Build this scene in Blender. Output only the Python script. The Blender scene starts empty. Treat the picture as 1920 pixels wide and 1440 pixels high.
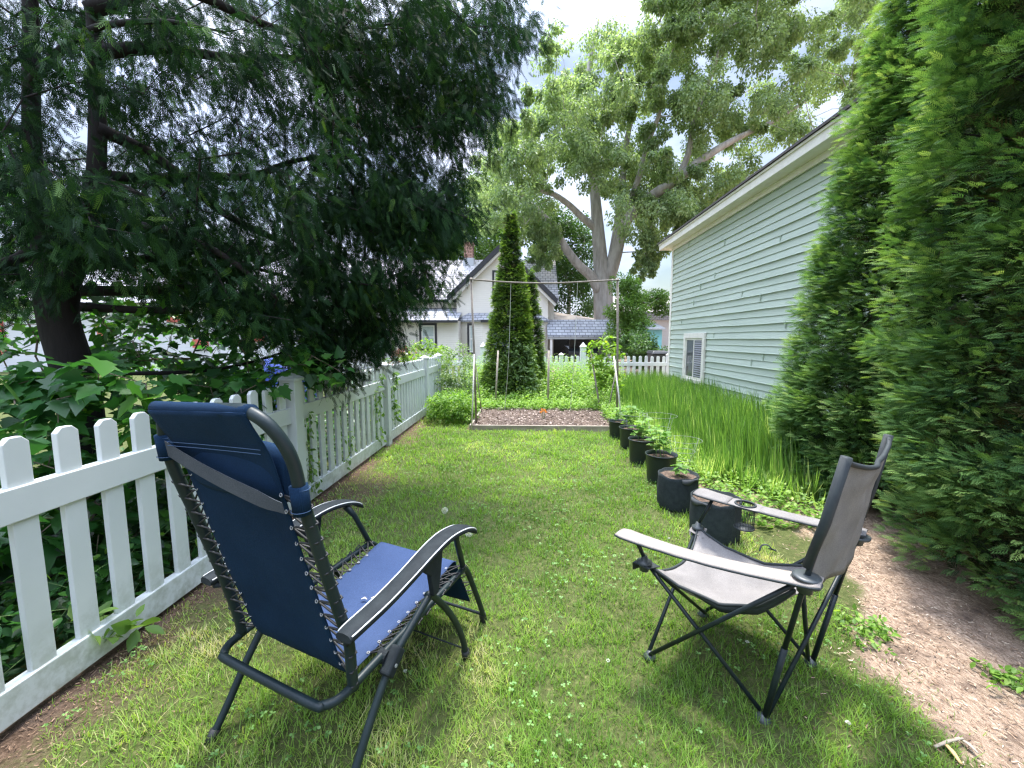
import bpy, math, random
import numpy as np
from mathutils import Vector, Matrix, noise

random.seed(7)
rng = np.random.default_rng(7)
S = bpy.context.scene
R = math.radians

# ------------------------------------------------------------------ camera
CAM_H = 1.40
FPX = 780.0
PITCH = math.atan(84.5 / FPX)
YAW = math.atan(28.0 / FPX)
cam_d = bpy.data.cameras.new('camera')
cam = bpy.data.objects.new('camera', cam_d)
S.collection.objects.link(cam)
cam.location = (0, 0, CAM_H)
cam.rotation_euler = (R(90) - PITCH, 0, YAW)
cam_d.sensor_width = 36.0
cam_d.lens = FPX / 1920 * 36.0
cam_d.clip_start = 0.05
cam_d.clip_end = 2000
S.camera = cam

# ------------------------------------------------------------------ light
SUN_EL, SUN_AZ = R(73), R(0)          # azimuth clockwise from +Y
sd = Vector((math.sin(SUN_AZ) * math.cos(SUN_EL), math.cos(SUN_AZ) * math.cos(SUN_EL), math.sin(SUN_EL)))
sun_d = bpy.data.lights.new('sun', 'SUN')
sun_d.energy = 3.0
sun_d.angle = R(9.0)
sun_d.color = (1.0, 0.955, 0.88)
sun = bpy.data.objects.new('sun', sun_d)
S.collection.objects.link(sun)
sun.rotation_euler = sd.to_track_quat('Z', 'Y').to_euler()

W = bpy.data.worlds.new('World')
S.world = W
W.use_nodes = True
nt = W.node_tree
nt.nodes.clear()
out = nt.nodes.new('ShaderNodeOutputWorld')
bg = nt.nodes.new('ShaderNodeBackground')
sky = nt.nodes.new('ShaderNodeTexSky')
sky.sky_type = 'NISHITA'
sky.sun_disc = False
sky.sun_elevation = SUN_EL
sky.sun_rotation = SUN_AZ
sky.air_density = 1.3
sky.dust_density = 1.5
tc = nt.nodes.new('ShaderNodeTexCoord')
mp = nt.nodes.new('ShaderNodeMapping')
mp.inputs['Scale'].default_value = (1.0, 1.0, 2.6)
mp.inputs['Location'].default_value = (0.35, 0.1, 0.42)
cn = nt.nodes.new('ShaderNodeTexNoise')
cn.inputs['Scale'].default_value = 1.9
cn.inputs['Detail'].default_value = 9
cn.inputs['Roughness'].default_value = 0.55
cn.inputs['Distortion'].default_value = 0.3
cr = nt.nodes.new('ShaderNodeValToRGB')
cr.color_ramp.elements[0].position = 0.38
cr.color_ramp.elements[1].position = 0.60
cn2 = nt.nodes.new('ShaderNodeTexNoise')
cn2.inputs['Scale'].default_value = 3.4
cn2.inputs['Detail'].default_value = 8
cc = nt.nodes.new('ShaderNodeMix')
cc.data_type = 'RGBA'
cc.inputs['A'].default_value = (5.6, 7.4, 12.0, 1)
cc.inputs['B'].default_value = (11.5, 11.6, 12.2, 1)
cm = nt.nodes.new('ShaderNodeMix')
cm.data_type = 'RGBA'
L = nt.links.new
L(tc.outputs['Generated'], mp.inputs['Vector'])
L(mp.outputs['Vector'], cn.inputs['Vector'])
L(mp.outputs['Vector'], cn2.inputs['Vector'])
L(cn.outputs['Fac'], cr.inputs['Fac'])
L(cn2.outputs['Fac'], cc.inputs['Factor'])
L(cr.outputs['Color'], cm.inputs['Factor'])
L(sky.outputs['Color'], cm.inputs['A'])
L(cc.outputs['Result'], cm.inputs['B'])
# thin overcast: far brighter overhead than towards the horizon
sz = nt.nodes.new('ShaderNodeSeparateXYZ'); L(tc.outputs['Generated'], sz.inputs[0])
er = nt.nodes.new('ShaderNodeMapRange'); er.interpolation_type = 'SMOOTHSTEP'
er.inputs['From Min'].default_value = .50; er.inputs['From Max'].default_value = .86
er.inputs['To Min'].default_value = .37; er.inputs['To Max'].default_value = 1.65
L(sz.outputs['Z'], er.inputs['Value'])
em = nt.nodes.new('ShaderNodeVectorMath'); em.operation = 'SCALE'
L(cm.outputs['Result'], em.inputs[0]); L(er.outputs['Result'], em.inputs['Scale'])
L(em.outputs['Vector'], bg.inputs['Color'])
bg.inputs['Strength'].default_value = 0.15
L(bg.outputs['Background'], out.inputs['Surface'])

S.view_settings.view_transform = 'Standard'
S.view_settings.look = 'None'
S.view_settings.exposure = 1.5
S.view_settings.gamma = 1.0
S.cycles.max_bounces = 8
S.cycles.transparent_max_bounces = 8
S.cycles.use_denoising = True
S.cycles.denoiser = 'OPENIMAGEDENOISE'
S.cycles.denoising_input_passes = 'RGB_ALBEDO_NORMAL'
S.cycles.denoising_prefilter = 'NONE'
S.cycles.sample_clamp_indirect = 4.0
S.cycles.pixel_filter_type = 'BLACKMAN_HARRIS'
S.cycles.filter_width = 1.35

# ------------------------------------------------------------------ helpers: objects
def link(o):
    S.collection.objects.link(o)
    return o

def tag(o, label=None, cat=None, group=None, kind=None):
    if label: o['label'] = label
    if cat: o['category'] = cat
    if group: o['group'] = group
    if kind: o['kind'] = kind
    return o

def thing(name, label, cat, loc=(0, 0, 0), rz=0.0, group=None):
    o = link(bpy.data.objects.new(name, None))
    o.empty_display_size = 0.1
    o.location = loc
    o.rotation_euler = (0, 0, rz)
    return tag(o, label, cat, group)

def copy_tree(o, parent=None):
    c = o.copy()
    link(c)
    if parent: c.parent = parent
    for ch in list(o.children):
        copy_tree(ch, c)
    return c

fwv = Vector((-math.sin(YAW) * math.cos(PITCH), math.cos(YAW) * math.cos(PITCH), -math.sin(PITCH)))
rtv = Vector((math.cos(YAW), math.sin(YAW), 0))
upv = rtv.cross(fwv)
def ray(px, py):
    return fwv + rtv * ((px - 960) / FPX) - upv * ((py - 720) / FPX)
def at(px, py, Y):
    """point of the world seen at a photo pixel, at distance Y down the garden"""
    r = ray(px, py)
    return Vector((0, 0, CAM_H)) + r * (Y / r.y)

# ------------------------------------------------------------------ helpers: meshes
class MB:
    def __init__(self):
        self.v = []; self.f = []; self.mi = []; self.cur = 0
    def add(self, vs, fs):
        b = len(self.v)
        self.v += [tuple(p) for p in vs]
        for f in fs:
            self.f.append([b + i for i in f]); self.mi.append(self.cur)
    def box(self, lo, hi, M=None):
        x0, y0, z0 = lo; x1, y1, z1 = hi
        vs = [(x0,y0,z0),(x1,y0,z0),(x1,y1,z0),(x0,y1,z0),(x0,y0,z1),(x1,y0,z1),(x1,y1,z1),(x0,y1,z1)]
        if M: vs = [M @ Vector(p) for p in vs]
        self.add(vs, [(0,3,2,1),(4,5,6,7),(0,1,5,4),(1,2,6,5),(2,3,7,6),(3,0,4,7)])
    def tube(self, pts, r, n=10, closed=False, cap=True, flat=1.0):
        pts = [Vector(p) for p in pts]
        m = len(pts)
        rr = r if isinstance(r, (list, tuple)) else [r] * m
        rings = []
        prev = None
        for i in range(m):
            if closed: t = pts[(i+1) % m] - pts[i-1]
            elif i == 0: t = pts[1] - pts[0]
            elif i == m-1: t = pts[-1] - pts[-2]
            else: t = (pts[i+1] - pts[i]).normalized() + (pts[i] - pts[i-1]).normalized()
            if t.length < 1e-9: t = Vector((0,0,1))
            t.normalize()
            if prev is None:
                a = Vector((0,0,1)) if abs(t.z) < 0.9 else Vector((1,0,0))
                u = t.cross(a).normalized()
            else:
                u = (prev - t * prev.dot(t))
                u = u.normalized() if u.length > 1e-6 else t.orthogonal().normalized()
            prev = u
            w = t.cross(u)
            rings.append([pts[i] + (u * math.cos(2*math.pi*k/n) + w * math.sin(2*math.pi*k/n) * flat) * rr[i] for k in range(n)])
        vs = [p for ring in rings for p in ring]
        fs = []
        for i in range(m if closed else m-1):
            j = (i+1) % m
            for k in range(n):
                fs.append((i*n+k, i*n+(k+1)%n, j*n+(k+1)%n, j*n+k))
        if cap and not closed:
            fs.append(tuple(range(n))[::-1]); fs.append(tuple((m-1)*n + k for k in range(n)))
        self.add(vs, fs)
    def lathe(self, prof, n=24, c=(0,0,0)):
        c = Vector(c)
        vs = []
        for (r, z) in prof:
            for k in range(n):
                a = 2*math.pi*k/n
                vs.append(c + Vector((r*math.cos(a), r*math.sin(a), z)))
        fs = [(i*n+k, i*n+(k+1)%n, (i+1)*n+(k+1)%n, (i+1)*n+k) for i in range(len(prof)-1) for k in range(n)]
        self.add(vs, fs)
    def grid(self, P, th=0.0):
        """P[i][j] points; optional thickness along normal"""
        m, n = len(P), len(P[0])
        vs = [Vector(P[i][j]) for i in range(m) for j in range(n)]
        fs = [(i*n+j, i*n+j+1, (i+1)*n+j+1, (i+1)*n+j) for i in range(m-1) for j in range(n-1)]
        if th:
            nr = [Vector() for _ in vs]
            for f in fs:
                q = (vs[f[2]]-vs[f[0]]).cross(vs[f[3]]-vs[f[1]])
                for k in f: nr[k] += q
            v2 = [v - q.normalized()*th for v, q in zip(vs, nr)]
            N = len(vs)
            fs2 = [tuple(N+k for k in reversed(f)) for f in fs]
            edge = []
            for j in range(n-1):
                edge += [(j+1, j), ((m-1)*n+j, (m-1)*n+j+1)]
            for i in range(m-1):
                edge += [(i*n, (i+1)*n), ((i+1)*n+n-1, i*n+n-1)]
            fs3 = [(a, b, N+b, N+a) for a, b in edge]
            vs = vs + v2; fs = fs + fs2 + fs3
        self.add(vs, fs)
    def build(self, name, mats, parent=None, smooth=False, loc=None, bevel=0.0, bseg=2):
        me = bpy.data.meshes.new(name)
        me.from_pydata([tuple(p) for p in self.v], [], self.f)
        if not isinstance(mats, (list, tuple)): mats = [mats]
        for m in mats: me.materials.append(m)
        if len(mats) > 1: me.polygons.foreach_set('material_index', self.mi)
        if smooth: me.polygons.foreach_set('use_smooth', [True]*len(me.polygons))
        me.update()
        o = link(bpy.data.objects.new(name, me))
        if parent: o.parent = parent
        if loc: o.location = loc
        if bevel:
            b = o.modifiers.new('bevel', 'BEVEL'); b.width = bevel; b.segments = bseg; b.limit_method = 'ANGLE'; b.angle_limit = R(40)
        return o

def smooth_path(pts, k=6):
    """Catmull-Rom through the points"""
    P = [Vector(p) for p in pts]
    P = [P[0]*2-P[1]] + P + [P[-1]*2-P[-2]]
    o = []
    for i in range(1, len(P)-2):
        for j in range(k):
            t = j/k
            a, b, c, d = P[i-1], P[i], P[i+1], P[i+2]
            o.append(0.5*((2*b)+(c-a)*t+(2*a-5*b+4*c-d)*t*t+(3*b-a-3*c+d)*t*t*t))
    o.append(P[-2])
    return o

def np_mesh(name, V, loops, sizes, mat, parent=None, attrs=None, smooth=False):
    me = bpy.data.meshes.new(name)
    me.vertices.add(len(V)); me.vertices.foreach_set('co', np.ascontiguousarray(V, np.float32).ravel())
    me.loops.add(len(loops)); me.loops.foreach_set('vertex_index', loops.astype(np.int32))
    st = np.zeros(len(sizes), np.int32); st[1:] = np.cumsum(sizes)[:-1]
    me.polygons.add(len(sizes)); me.polygons.foreach_set('loop_start', st)
    if smooth: me.polygons.foreach_set('use_smooth', np.ones(len(sizes), bool))
    me.materials.append(mat)
    for an, av in (attrs or {}).items():
        a = me.attributes.new(an, 'FLOAT', 'POINT'); a.data.foreach_set('value', av.astype(np.float32))
    me.update(calc_edges=True)
    o = link(bpy.data.objects.new(name, me))
    if parent: o.parent = parent
    return o

def norm(a):
    return a / np.maximum(np.linalg.norm(a, axis=-1, keepdims=True), 1e-9)

def scatter(name, tmpl, pos, ydir, zdir, size, mat, parent=None, var=None, xs=None):
    """copies of a small leaf template merged in one mesh; ydir = along the leaf, zdir = its face"""
    tv, tf = tmpl
    tv = np.array(tv, float)
    y = norm(ydir); x = norm(np.cross(y, zdir)); z = np.cross(x, y)
    n, k = len(pos), len(tv)
    size = np.broadcast_to(np.asarray(size, float), (n,))
    xs = size if xs is None else np.broadcast_to(np.asarray(xs, float), (n,))
    V = pos[:, None, :] + tv[None, :, 0:1]*x[:, None, :]*xs[:, None, None] + tv[None, :, 1:2]*y[:, None, :]*size[:, None, None] + tv[None, :, 2:3]*z[:, None, :]*size[:, None, None]
    fl = np.concatenate([np.array(f) for f in tf]); fs = np.array([len(f) for f in tf])
    loops = (fl[None, :] + (np.arange(n)*k)[:, None]).ravel()
    sizes = np.tile(fs, n)
    if var is None: var = rng.random(n)
    at_ = {'var': np.repeat(var, k), 'tip': np.tile(tv[:, 1], n)}
    return np_mesh(name, V.reshape(-1, 3), loops, sizes, mat, parent, at_)

def rdir(n):
    return norm(rng.normal(size=(n, 3)))

# leaf templates -----------------------------------------------------
def diamond(x, y, ang, l, w, z=0.0):
    d = np.array([math.sin(ang), math.cos(ang), 0]); s = np.array([d[1], -d[0], 0])
    b = np.array([x, y, z])
    return [b, b + d*l*.45 + s*w*.5 + [0,0,.02], b + d*l + [0,0,-.03], b + d*l*.45 - s*w*.5 + [0,0,.02]]

def frond(nb=5, w=.11, spread=.75, droop=-.25, taper=.75, l0=.5):
    vs, fs = [], []
    def put(q):
        b = len(vs); vs.extend([list(p) for p in q]); fs.append((b, b+1, b+2, b+3))
    put(diamond(0, 0, 0, 1.0, w*.8))
    for i in range(nb):
        t = .12 + .74*i/nb
        l = l0*(1-taper*t)
        for s in (-1, 1):
            put(diamond(0, t + (.04 if s > 0 else 0), s*spread, l, w))
    for v in vs:
        v[2] += droop*v[1]**2 + .12*abs(v[0])
    return vs, fs

FROND = frond(5, .075, .75, -.25)
FROND_FINE = frond(6, .10, .7, -.2)
def frond2(w=.055, droop=-.2):
    """spray whose side branchlets branch again"""
    vs, fs = [], []
    def put(q):
        b = len(vs); vs.extend([list(p) for p in q]); fs.append((b, b+1, b+2, b+3))
    put(diamond(0, 0, 0, 1.0, w*.7))
    for i in range(5):
        t = .1 + .16*i
        l = .52*(1-.7*t)
        for s in (-1, 1):
            tt = t + (.07 if s > 0 else 0)
            put(diamond(0, tt, s*.62, l, w))
            for q in (.4,):
                bx, by = math.sin(s*.62)*l*q, tt + math.cos(s*.62)*l*q
                put(diamond(bx, by, s*.62 + s*.55, l*.36, w*.8))
    for v in vs:
        v[2] += droop*v[1]**2 + .15*abs(v[0])
    return vs, fs
FROND_NEAR = frond2()
HANG = frond(7, .042, .55, -.12, .5, .30)
LEAF = ([(0,0,0), (.28,.45,.08), (0,1,-.1), (-.28,.45,.08)], [(0,1,2), (0,2,3)])
LEAFQ = ([(0,0,0), (.3,.4,.05), (0,1,-.08), (-.3,.4,.05)], [(0,1,2,3)])
OVAL = ([(0,0,0), (.2,.22,.05), (.27,.5,.06), (.15,.8,.02), (0,1,-.08), (-.15,.8,.02), (-.27,.5,.06), (-.2,.22,.05), (0,.5,0)],
        [(0,1,2,8), (8,2,3,4), (8,4,5,6), (0,8,6,7)])
_m = [(0,0,0),(.2,-.08,.03),(.48,.1,.05),(.36,.22,.04),(.6,.5,.02),(.34,.5,.04),(.26,.66,.03),(0,1.05,-.1)]
MAPLE = (_m + [(-x,y,z) for x,y,z in _m[1:7]] + [(0,.4,-.03)],
         [(0,1,2,3,14),(14,3,4,5,6,7),(0,14,9,10,8) if False else (0,14,10,9,8),(14,7,13,12,11,10)])
def blade_t(seg=3, bend=.35, w=1.0):
    vs, fs = [], []
    for i in range(seg):
        t = i/seg
        ww = .5*w*(1-t**1.6*.8)
        vs += [(-ww, t, -bend*t*t), (ww, t, -bend*t*t)]
    vs.append((0, 1, -bend))
    for i in range(seg-1): fs.append((2*i, 2*i+1, 2*i+3, 2*i+2))
    fs.append((2*seg-2, 2*seg-1, 2*seg))
    return vs, fs

# ------------------------------------------------------------------ helpers: materials
def mat_base(name):
    m = bpy.data.materials.new(name); m.use_nodes = True
    t = m.node_tree; b = t.nodes['Principled BSDF']
    return m, t, b

def nd(t, ty, **kw):
    n = t.nodes.new(ty)
    for k, v in kw.items():
        if k in n.inputs: n.inputs[k].default_value = v
        else: setattr(n, k, v)
    return n

def ramp(t, src, stops):
    r = t.nodes.new('ShaderNodeValToRGB')
    e = r.color_ramp.elements
    while len(e) < len(stops): e.new(0.5)
    for el, (p, c) in zip(e, stops):
        el.position = p; el.color = (*c, 1)
    t.links.new(src, r.inputs['Fac'])
    return r.outputs['Color']

def mixc(t, fac, a, b, mode='MIX'):
    m = t.nodes.new('ShaderNodeMix'); m.data_type = 'RGBA'; m.blend_type = mode
    for sock, v in (('Factor', fac), ('A', a), ('B', b)):
        if isinstance(v, (int, float)): m.inputs[sock].default_value = v
        elif isinstance(v, tuple): m.inputs[sock].default_value = (*v, 1)
        else: t.links.new(v, m.inputs[sock])
    return m.outputs['Result']

def noise_n(t, scale, detail=4, rough=.55, vec='Object', stretch=None):
    tcn = t.nodes.new('ShaderNodeTexCoord')
    n = t.nodes.new('ShaderNodeTexNoise')
    n.inputs['Scale'].default_value = scale; n.inputs['Detail'].default_value = detail; n.inputs['Roughness'].default_value = rough
    src = tcn.outputs[vec]
    if stretch:
        mpn = t.nodes.new('ShaderNodeMapping'); mpn.inputs['Scale'].default_value = stretch
        t.links.new(src, mpn.inputs['Vector']); src = mpn.outputs['Vector']
    t.links.new(src, n.inputs['Vector'])
    return n.outputs['Fac']

def bump(t, b, h, strength=.3, dist=.01):
    bn = t.nodes.new('ShaderNodeBump'); bn.inputs['Strength'].default_value = strength; bn.inputs['Distance'].default_value = dist
    t.links.new(h, bn.inputs['Height']); t.links.new(bn.outputs['Normal'], b.inputs['Normal'])

def plain(name, c1, c2=None, rough=.6, scale=8, bumpv=0, bscale=60, metal=0, stretch=None, spec=.5, sheen=0):
    m, t, b = mat_base(name)
    if c2 is None: b.inputs['Base Color'].default_value = (*c1, 1)
    else:
        f = noise_n(t, scale, 6, .6, stretch=stretch)
        t.links.new(ramp(t, f, [(.32, c1), (.68, c2)]), b.inputs['Base Color'])
    b.inputs['Roughness'].default_value = rough; b.inputs['Metallic'].default_value = metal
    b.inputs['Specular IOR Level'].default_value = spec
    if sheen: b.inputs['Sheen Weight'].default_value = sheen
    if bumpv: bump(t, b, noise_n(t, bscale, 5, .6, stretch=stretch), bumpv)
    return m

def leafmat(name, stops, trans=.4, tcol=1.5, rough=.5, spec=.35, big=1.2, bigamt=.35):
    """leaf colour varies leaf by leaf (var) and in broad patches of the plant"""
    m, t, b = mat_base(name)
    a = nd(t, 'ShaderNodeAttribute', attribute_name='var')
    col = ramp(t, a.outputs['Fac'], stops)
    b.inputs['Roughness'].default_value = rough
    b.inputs['Specular IOR Level'].default_value = spec
    t.links.new(col, b.inputs['Base Color'])
    tr = t.nodes.new('ShaderNodeBsdfTranslucent')
    tcx = mixc(t, 1.0, col, (tcol*.95, tcol, tcol*.45), 'MULTIPLY')
    t.links.new(tcx, tr.inputs['Color'])
    mx = t.nodes.new('ShaderNodeMixShader'); mx.inputs['Fac'].default_value = trans
    t.links.new(b.outputs['BSDF'], mx.inputs[1]); t.links.new(tr.outputs['BSDF'], mx.inputs[2])
    t.links.new(mx.outputs['Shader'], t.nodes['Material Output'].inputs['Surface'])
    return m

M = {}
M['vinyl'] = plain('white_vinyl', (.66,.68,.68), (.80,.81,.80), .45, 5, .08, 90)
# green-grey grime on the vinyl near the ground
def vinyl_mat():
    m, t, b = mat_base('white_vinyl_grimy')
    g = t.nodes.new('ShaderNodeNewGeometry'); sx = t.nodes.new('ShaderNodeSeparateXYZ')
    t.links.new(g.outputs['Position'], sx.inputs[0])
    mr = nd(t, 'ShaderNodeMapRange'); mr.inputs['From Min'].default_value = .36; mr.inputs['From Max'].default_value = .0
    t.links.new(sx.outputs['Z'], mr.inputs['Value'])
    n1 = noise_n(t, 14, 8, .7)
    ml = nd(t, 'ShaderNodeMath', operation='MULTIPLY'); t.links.new(mr.outputs['Result'], ml.inputs[0])
    r1 = ramp(t, n1, [(.42,(0,0,0)), (.62,(1,1,1))]); t.links.new(r1, ml.inputs[1])
    ml2 = nd(t, 'ShaderNodeMath', operation='MULTIPLY'); t.links.new(ml.outputs[0], ml2.inputs[0]); ml2.inputs[1].default_value = .75
    sp = ramp(t, noise_n(t, 120, 8, .8), [(.30,(.42,.44,.42)), (.38,(.57,.60,.595))])
    big = ramp(t, noise_n(t, 2.2, 4), [(.3,(.86,.88,.87)), (.7,(1,1,1))])
    col = mixc(t, ml2.outputs[0], mixc(t, 1.0, sp, big, 'MULTIPLY'), (.22,.24,.17))
    t.links.new(col, b.inputs['Base Color']); b.inputs['Roughness'].default_value = .42
    bump(t, b, noise_n(t, 60, 4), .06, .004)
    return m
M['fence'] = vinyl_mat()
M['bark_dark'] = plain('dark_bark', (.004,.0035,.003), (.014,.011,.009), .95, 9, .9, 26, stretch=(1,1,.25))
M['bark_grey'] = plain('grey_bark', (.26,.24,.22), (.48,.45,.42), .95, 5, 1.0, 9, stretch=(1,1,.2))
M['twig'] = plain('twig_bark', (.10,.075,.055), (.2,.16,.12), .9, 20)
M['stem_green'] = plain('green_stem', (.10,.17,.05), (.16,.26,.08), .7, 20)

# ------------------------------------------------------------------ ground
def fbm(x, y, s, seed=0):
    return noise.fractal(Vector((x*s+seed*7.3, y*s-seed*3.1, seed*1.7)), 1.0, 2.0, 4)
def sstep(a, b, x):
    t = min(1, max(0, (x-a)/(b-a))); return t*t*(3-2*t)
def lawn_cover(x, y):
    """1 = dense lawn, 0 = bare mulch; the strip at the fence and the hedge side are bare"""
    n = fbm(x, y, 1.3, 1)*.28 + fbm(x, y, 5.0, 2)*.16
    c = 1.0
    if y < 9: c = min(c, .38*sstep(-1.84,-1.7,x) + .62*sstep(-1.75, -1.25 - .2*sstep(4,6,y), x + n*1.3))
    if y > 4.2 and x < -.9: c = max(c, min(.85, sstep(-1.9, -1.5, x + n)))
    # hedge side: mulch edge runs from the pots to the bottom right corner
    edge = 1.36 + .30*sstep(1.7, 2.5, y) - .02*y
    if y < 1.7: edge = 1.36 - (1.7-y)*.08
    if y < 3.9: c = min(c, 1 - .93*sstep(edge-.1, edge+.35, x + n*1.3))
    elif x > 1.5: c = min(c, .25)
    if -.9 < x < 1.42 and 6.3 < y < 8.0: c = 0
    if y > 9.5: c = min(c, .3)
    if x < -1.9: c = .95
    return max(0.0, min(1.0, c))
def dry(x, y):
    v = .53 + fbm(x, y, .9, 5)*1.1 + fbm(x, y, 3.5, 6)*.7
    v += .45*sstep(-.7, -1.5, x) + .35*sstep(.9, 1.5, x)*(1 if y < 4 else 0) + .5*sstep(.85, .15, abs(x-.05))*sstep(1.15, .5, abs(y-1.75))*(.5+fbm(x,y,4,9))
    return v

def axis_pts(fine0, fine1, step, far0, far1):
    a = list(np.arange(fine0, fine1+1e-6, step))
    p = [];  d = step; x = fine0
    while x > far0:
        d *= 1.35; x -= d; p.append(max(x, far0))
    q = []; d = step; x = fine1
    while x < far1:
        d *= 1.35; x += d; q.append(min(x, far1))
    return p[::-1] + a + q
gx = axis_pts(-2.6, 4.0, .055, -260, 260)
gy = axis_pts(.1, 10.0, .055, -120, 520)
GX, GY = np.meshgrid(gx, gy)
gz = np.zeros_like(GX); gc = np.zeros_like(GX); gd = np.zeros_like(GX)
def gheight(x, y):
    return fbm(x, y, 1.1, 3)*.016 + fbm(x, y, 6, 4)*.007 if (-3 < x < 4.5 and 0 < y < 12) else 0.0
for i in range(GX.shape[0]):
    for j in range(GX.shape[1]):
        x, y = float(GX[i,j]), float(GY[i,j])
        gz[i,j] = gheight(x, y); gc[i,j] = lawn_cover(x, y); gd[i,j] = dry(x, y)
m, t, b = mat_base('soil_and_turf')
ac = nd(t, 'ShaderNodeAttribute', attribute_name='cover')
n_f = noise_n(t, 38, 10, .75)
n_c = noise_n(t, 7, 6, .6)
needles = ramp(t, noise_n(t, 95, 8, .8, stretch=(1,.35,1)), [(.28,(.09,.062,.043)), (.44,(.24,.17,.12)), (.56,(.38,.285,.21)), (.7,(.56,.46,.36))])
soil = ramp(t, n_f, [(.3,(.05,.036,.028)), (.6,(.14,.10,.075))])
gp = t.nodes.new('ShaderNodeNewGeometry'); gsx = t.nodes.new('ShaderNodeSeparateXYZ'); t.links.new(gp.outputs['Position'], gsx.inputs[0])
lf = nd(t, 'ShaderNodeMapRange'); lf.inputs['From Min'].default_value = -.6; lf.inputs['From Max'].default_value = .6; t.links.new(gsx.outputs['X'], lf.inputs['Value'])
leafy = ramp(t, noise_n(t, 60, 9, .8), [(.3,(.03,.02,.014)), (.48,(.095,.062,.042)), (.6,(.17,.115,.08)), (.74,(.34,.25,.18))])
needles = mixc(t, lf.outputs['Result'], leafy, needles)
mul = mixc(t, ramp(t, n_c, [(.3,(0,0,0)), (.52,(1,1,1))]), soil, needles)
turf = ramp(t, n_f, [(.3,(.035,.05,.014)), (.55,(.085,.10,.032)), (.72,(.20,.18,.08))])
add = nd(t, 'ShaderNodeMath', operation='ADD'); t.links.new(ac.outputs['Fac'], add.inputs[0])
sb = nd(t, 'ShaderNodeMath', operation='SUBTRACT'); t.links.new(n_f, sb.inputs[0]); sb.inputs[1].default_value = .5
t.links.new(sb.outputs[0], add.inputs[1])
fac = ramp(t, add.outputs[0], [(.25,(0,0,0)), (.6,(1,1,1))])
t.links.new(mixc(t, fac, mul, turf), b.inputs['Base Color'])
b.inputs['Roughness'].default_value = .95; b.inputs['Specular IOR Level'].default_value = .15
bump(t, b, noise_n(t, 80, 8, .8, stretch=(1,.4,1)), .9, .012)
ny, nx = GX.shape
idx = np.arange(ny*nx).reshape(ny, nx)
q = np.stack([idx[:-1,:-1], idx[:-1,1:], idx[1:,1:], idx[1:,:-1]], -1).reshape(-1)
ground = np_mesh('ground', np.stack([GX, GY, gz], -1).reshape(-1,3), q, np.full((ny-1)*(nx-1), 4), m, None, {'cover': gc.ravel(), 'dry': gd.ravel()}, True)
tag(ground, kind='structure')

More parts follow.
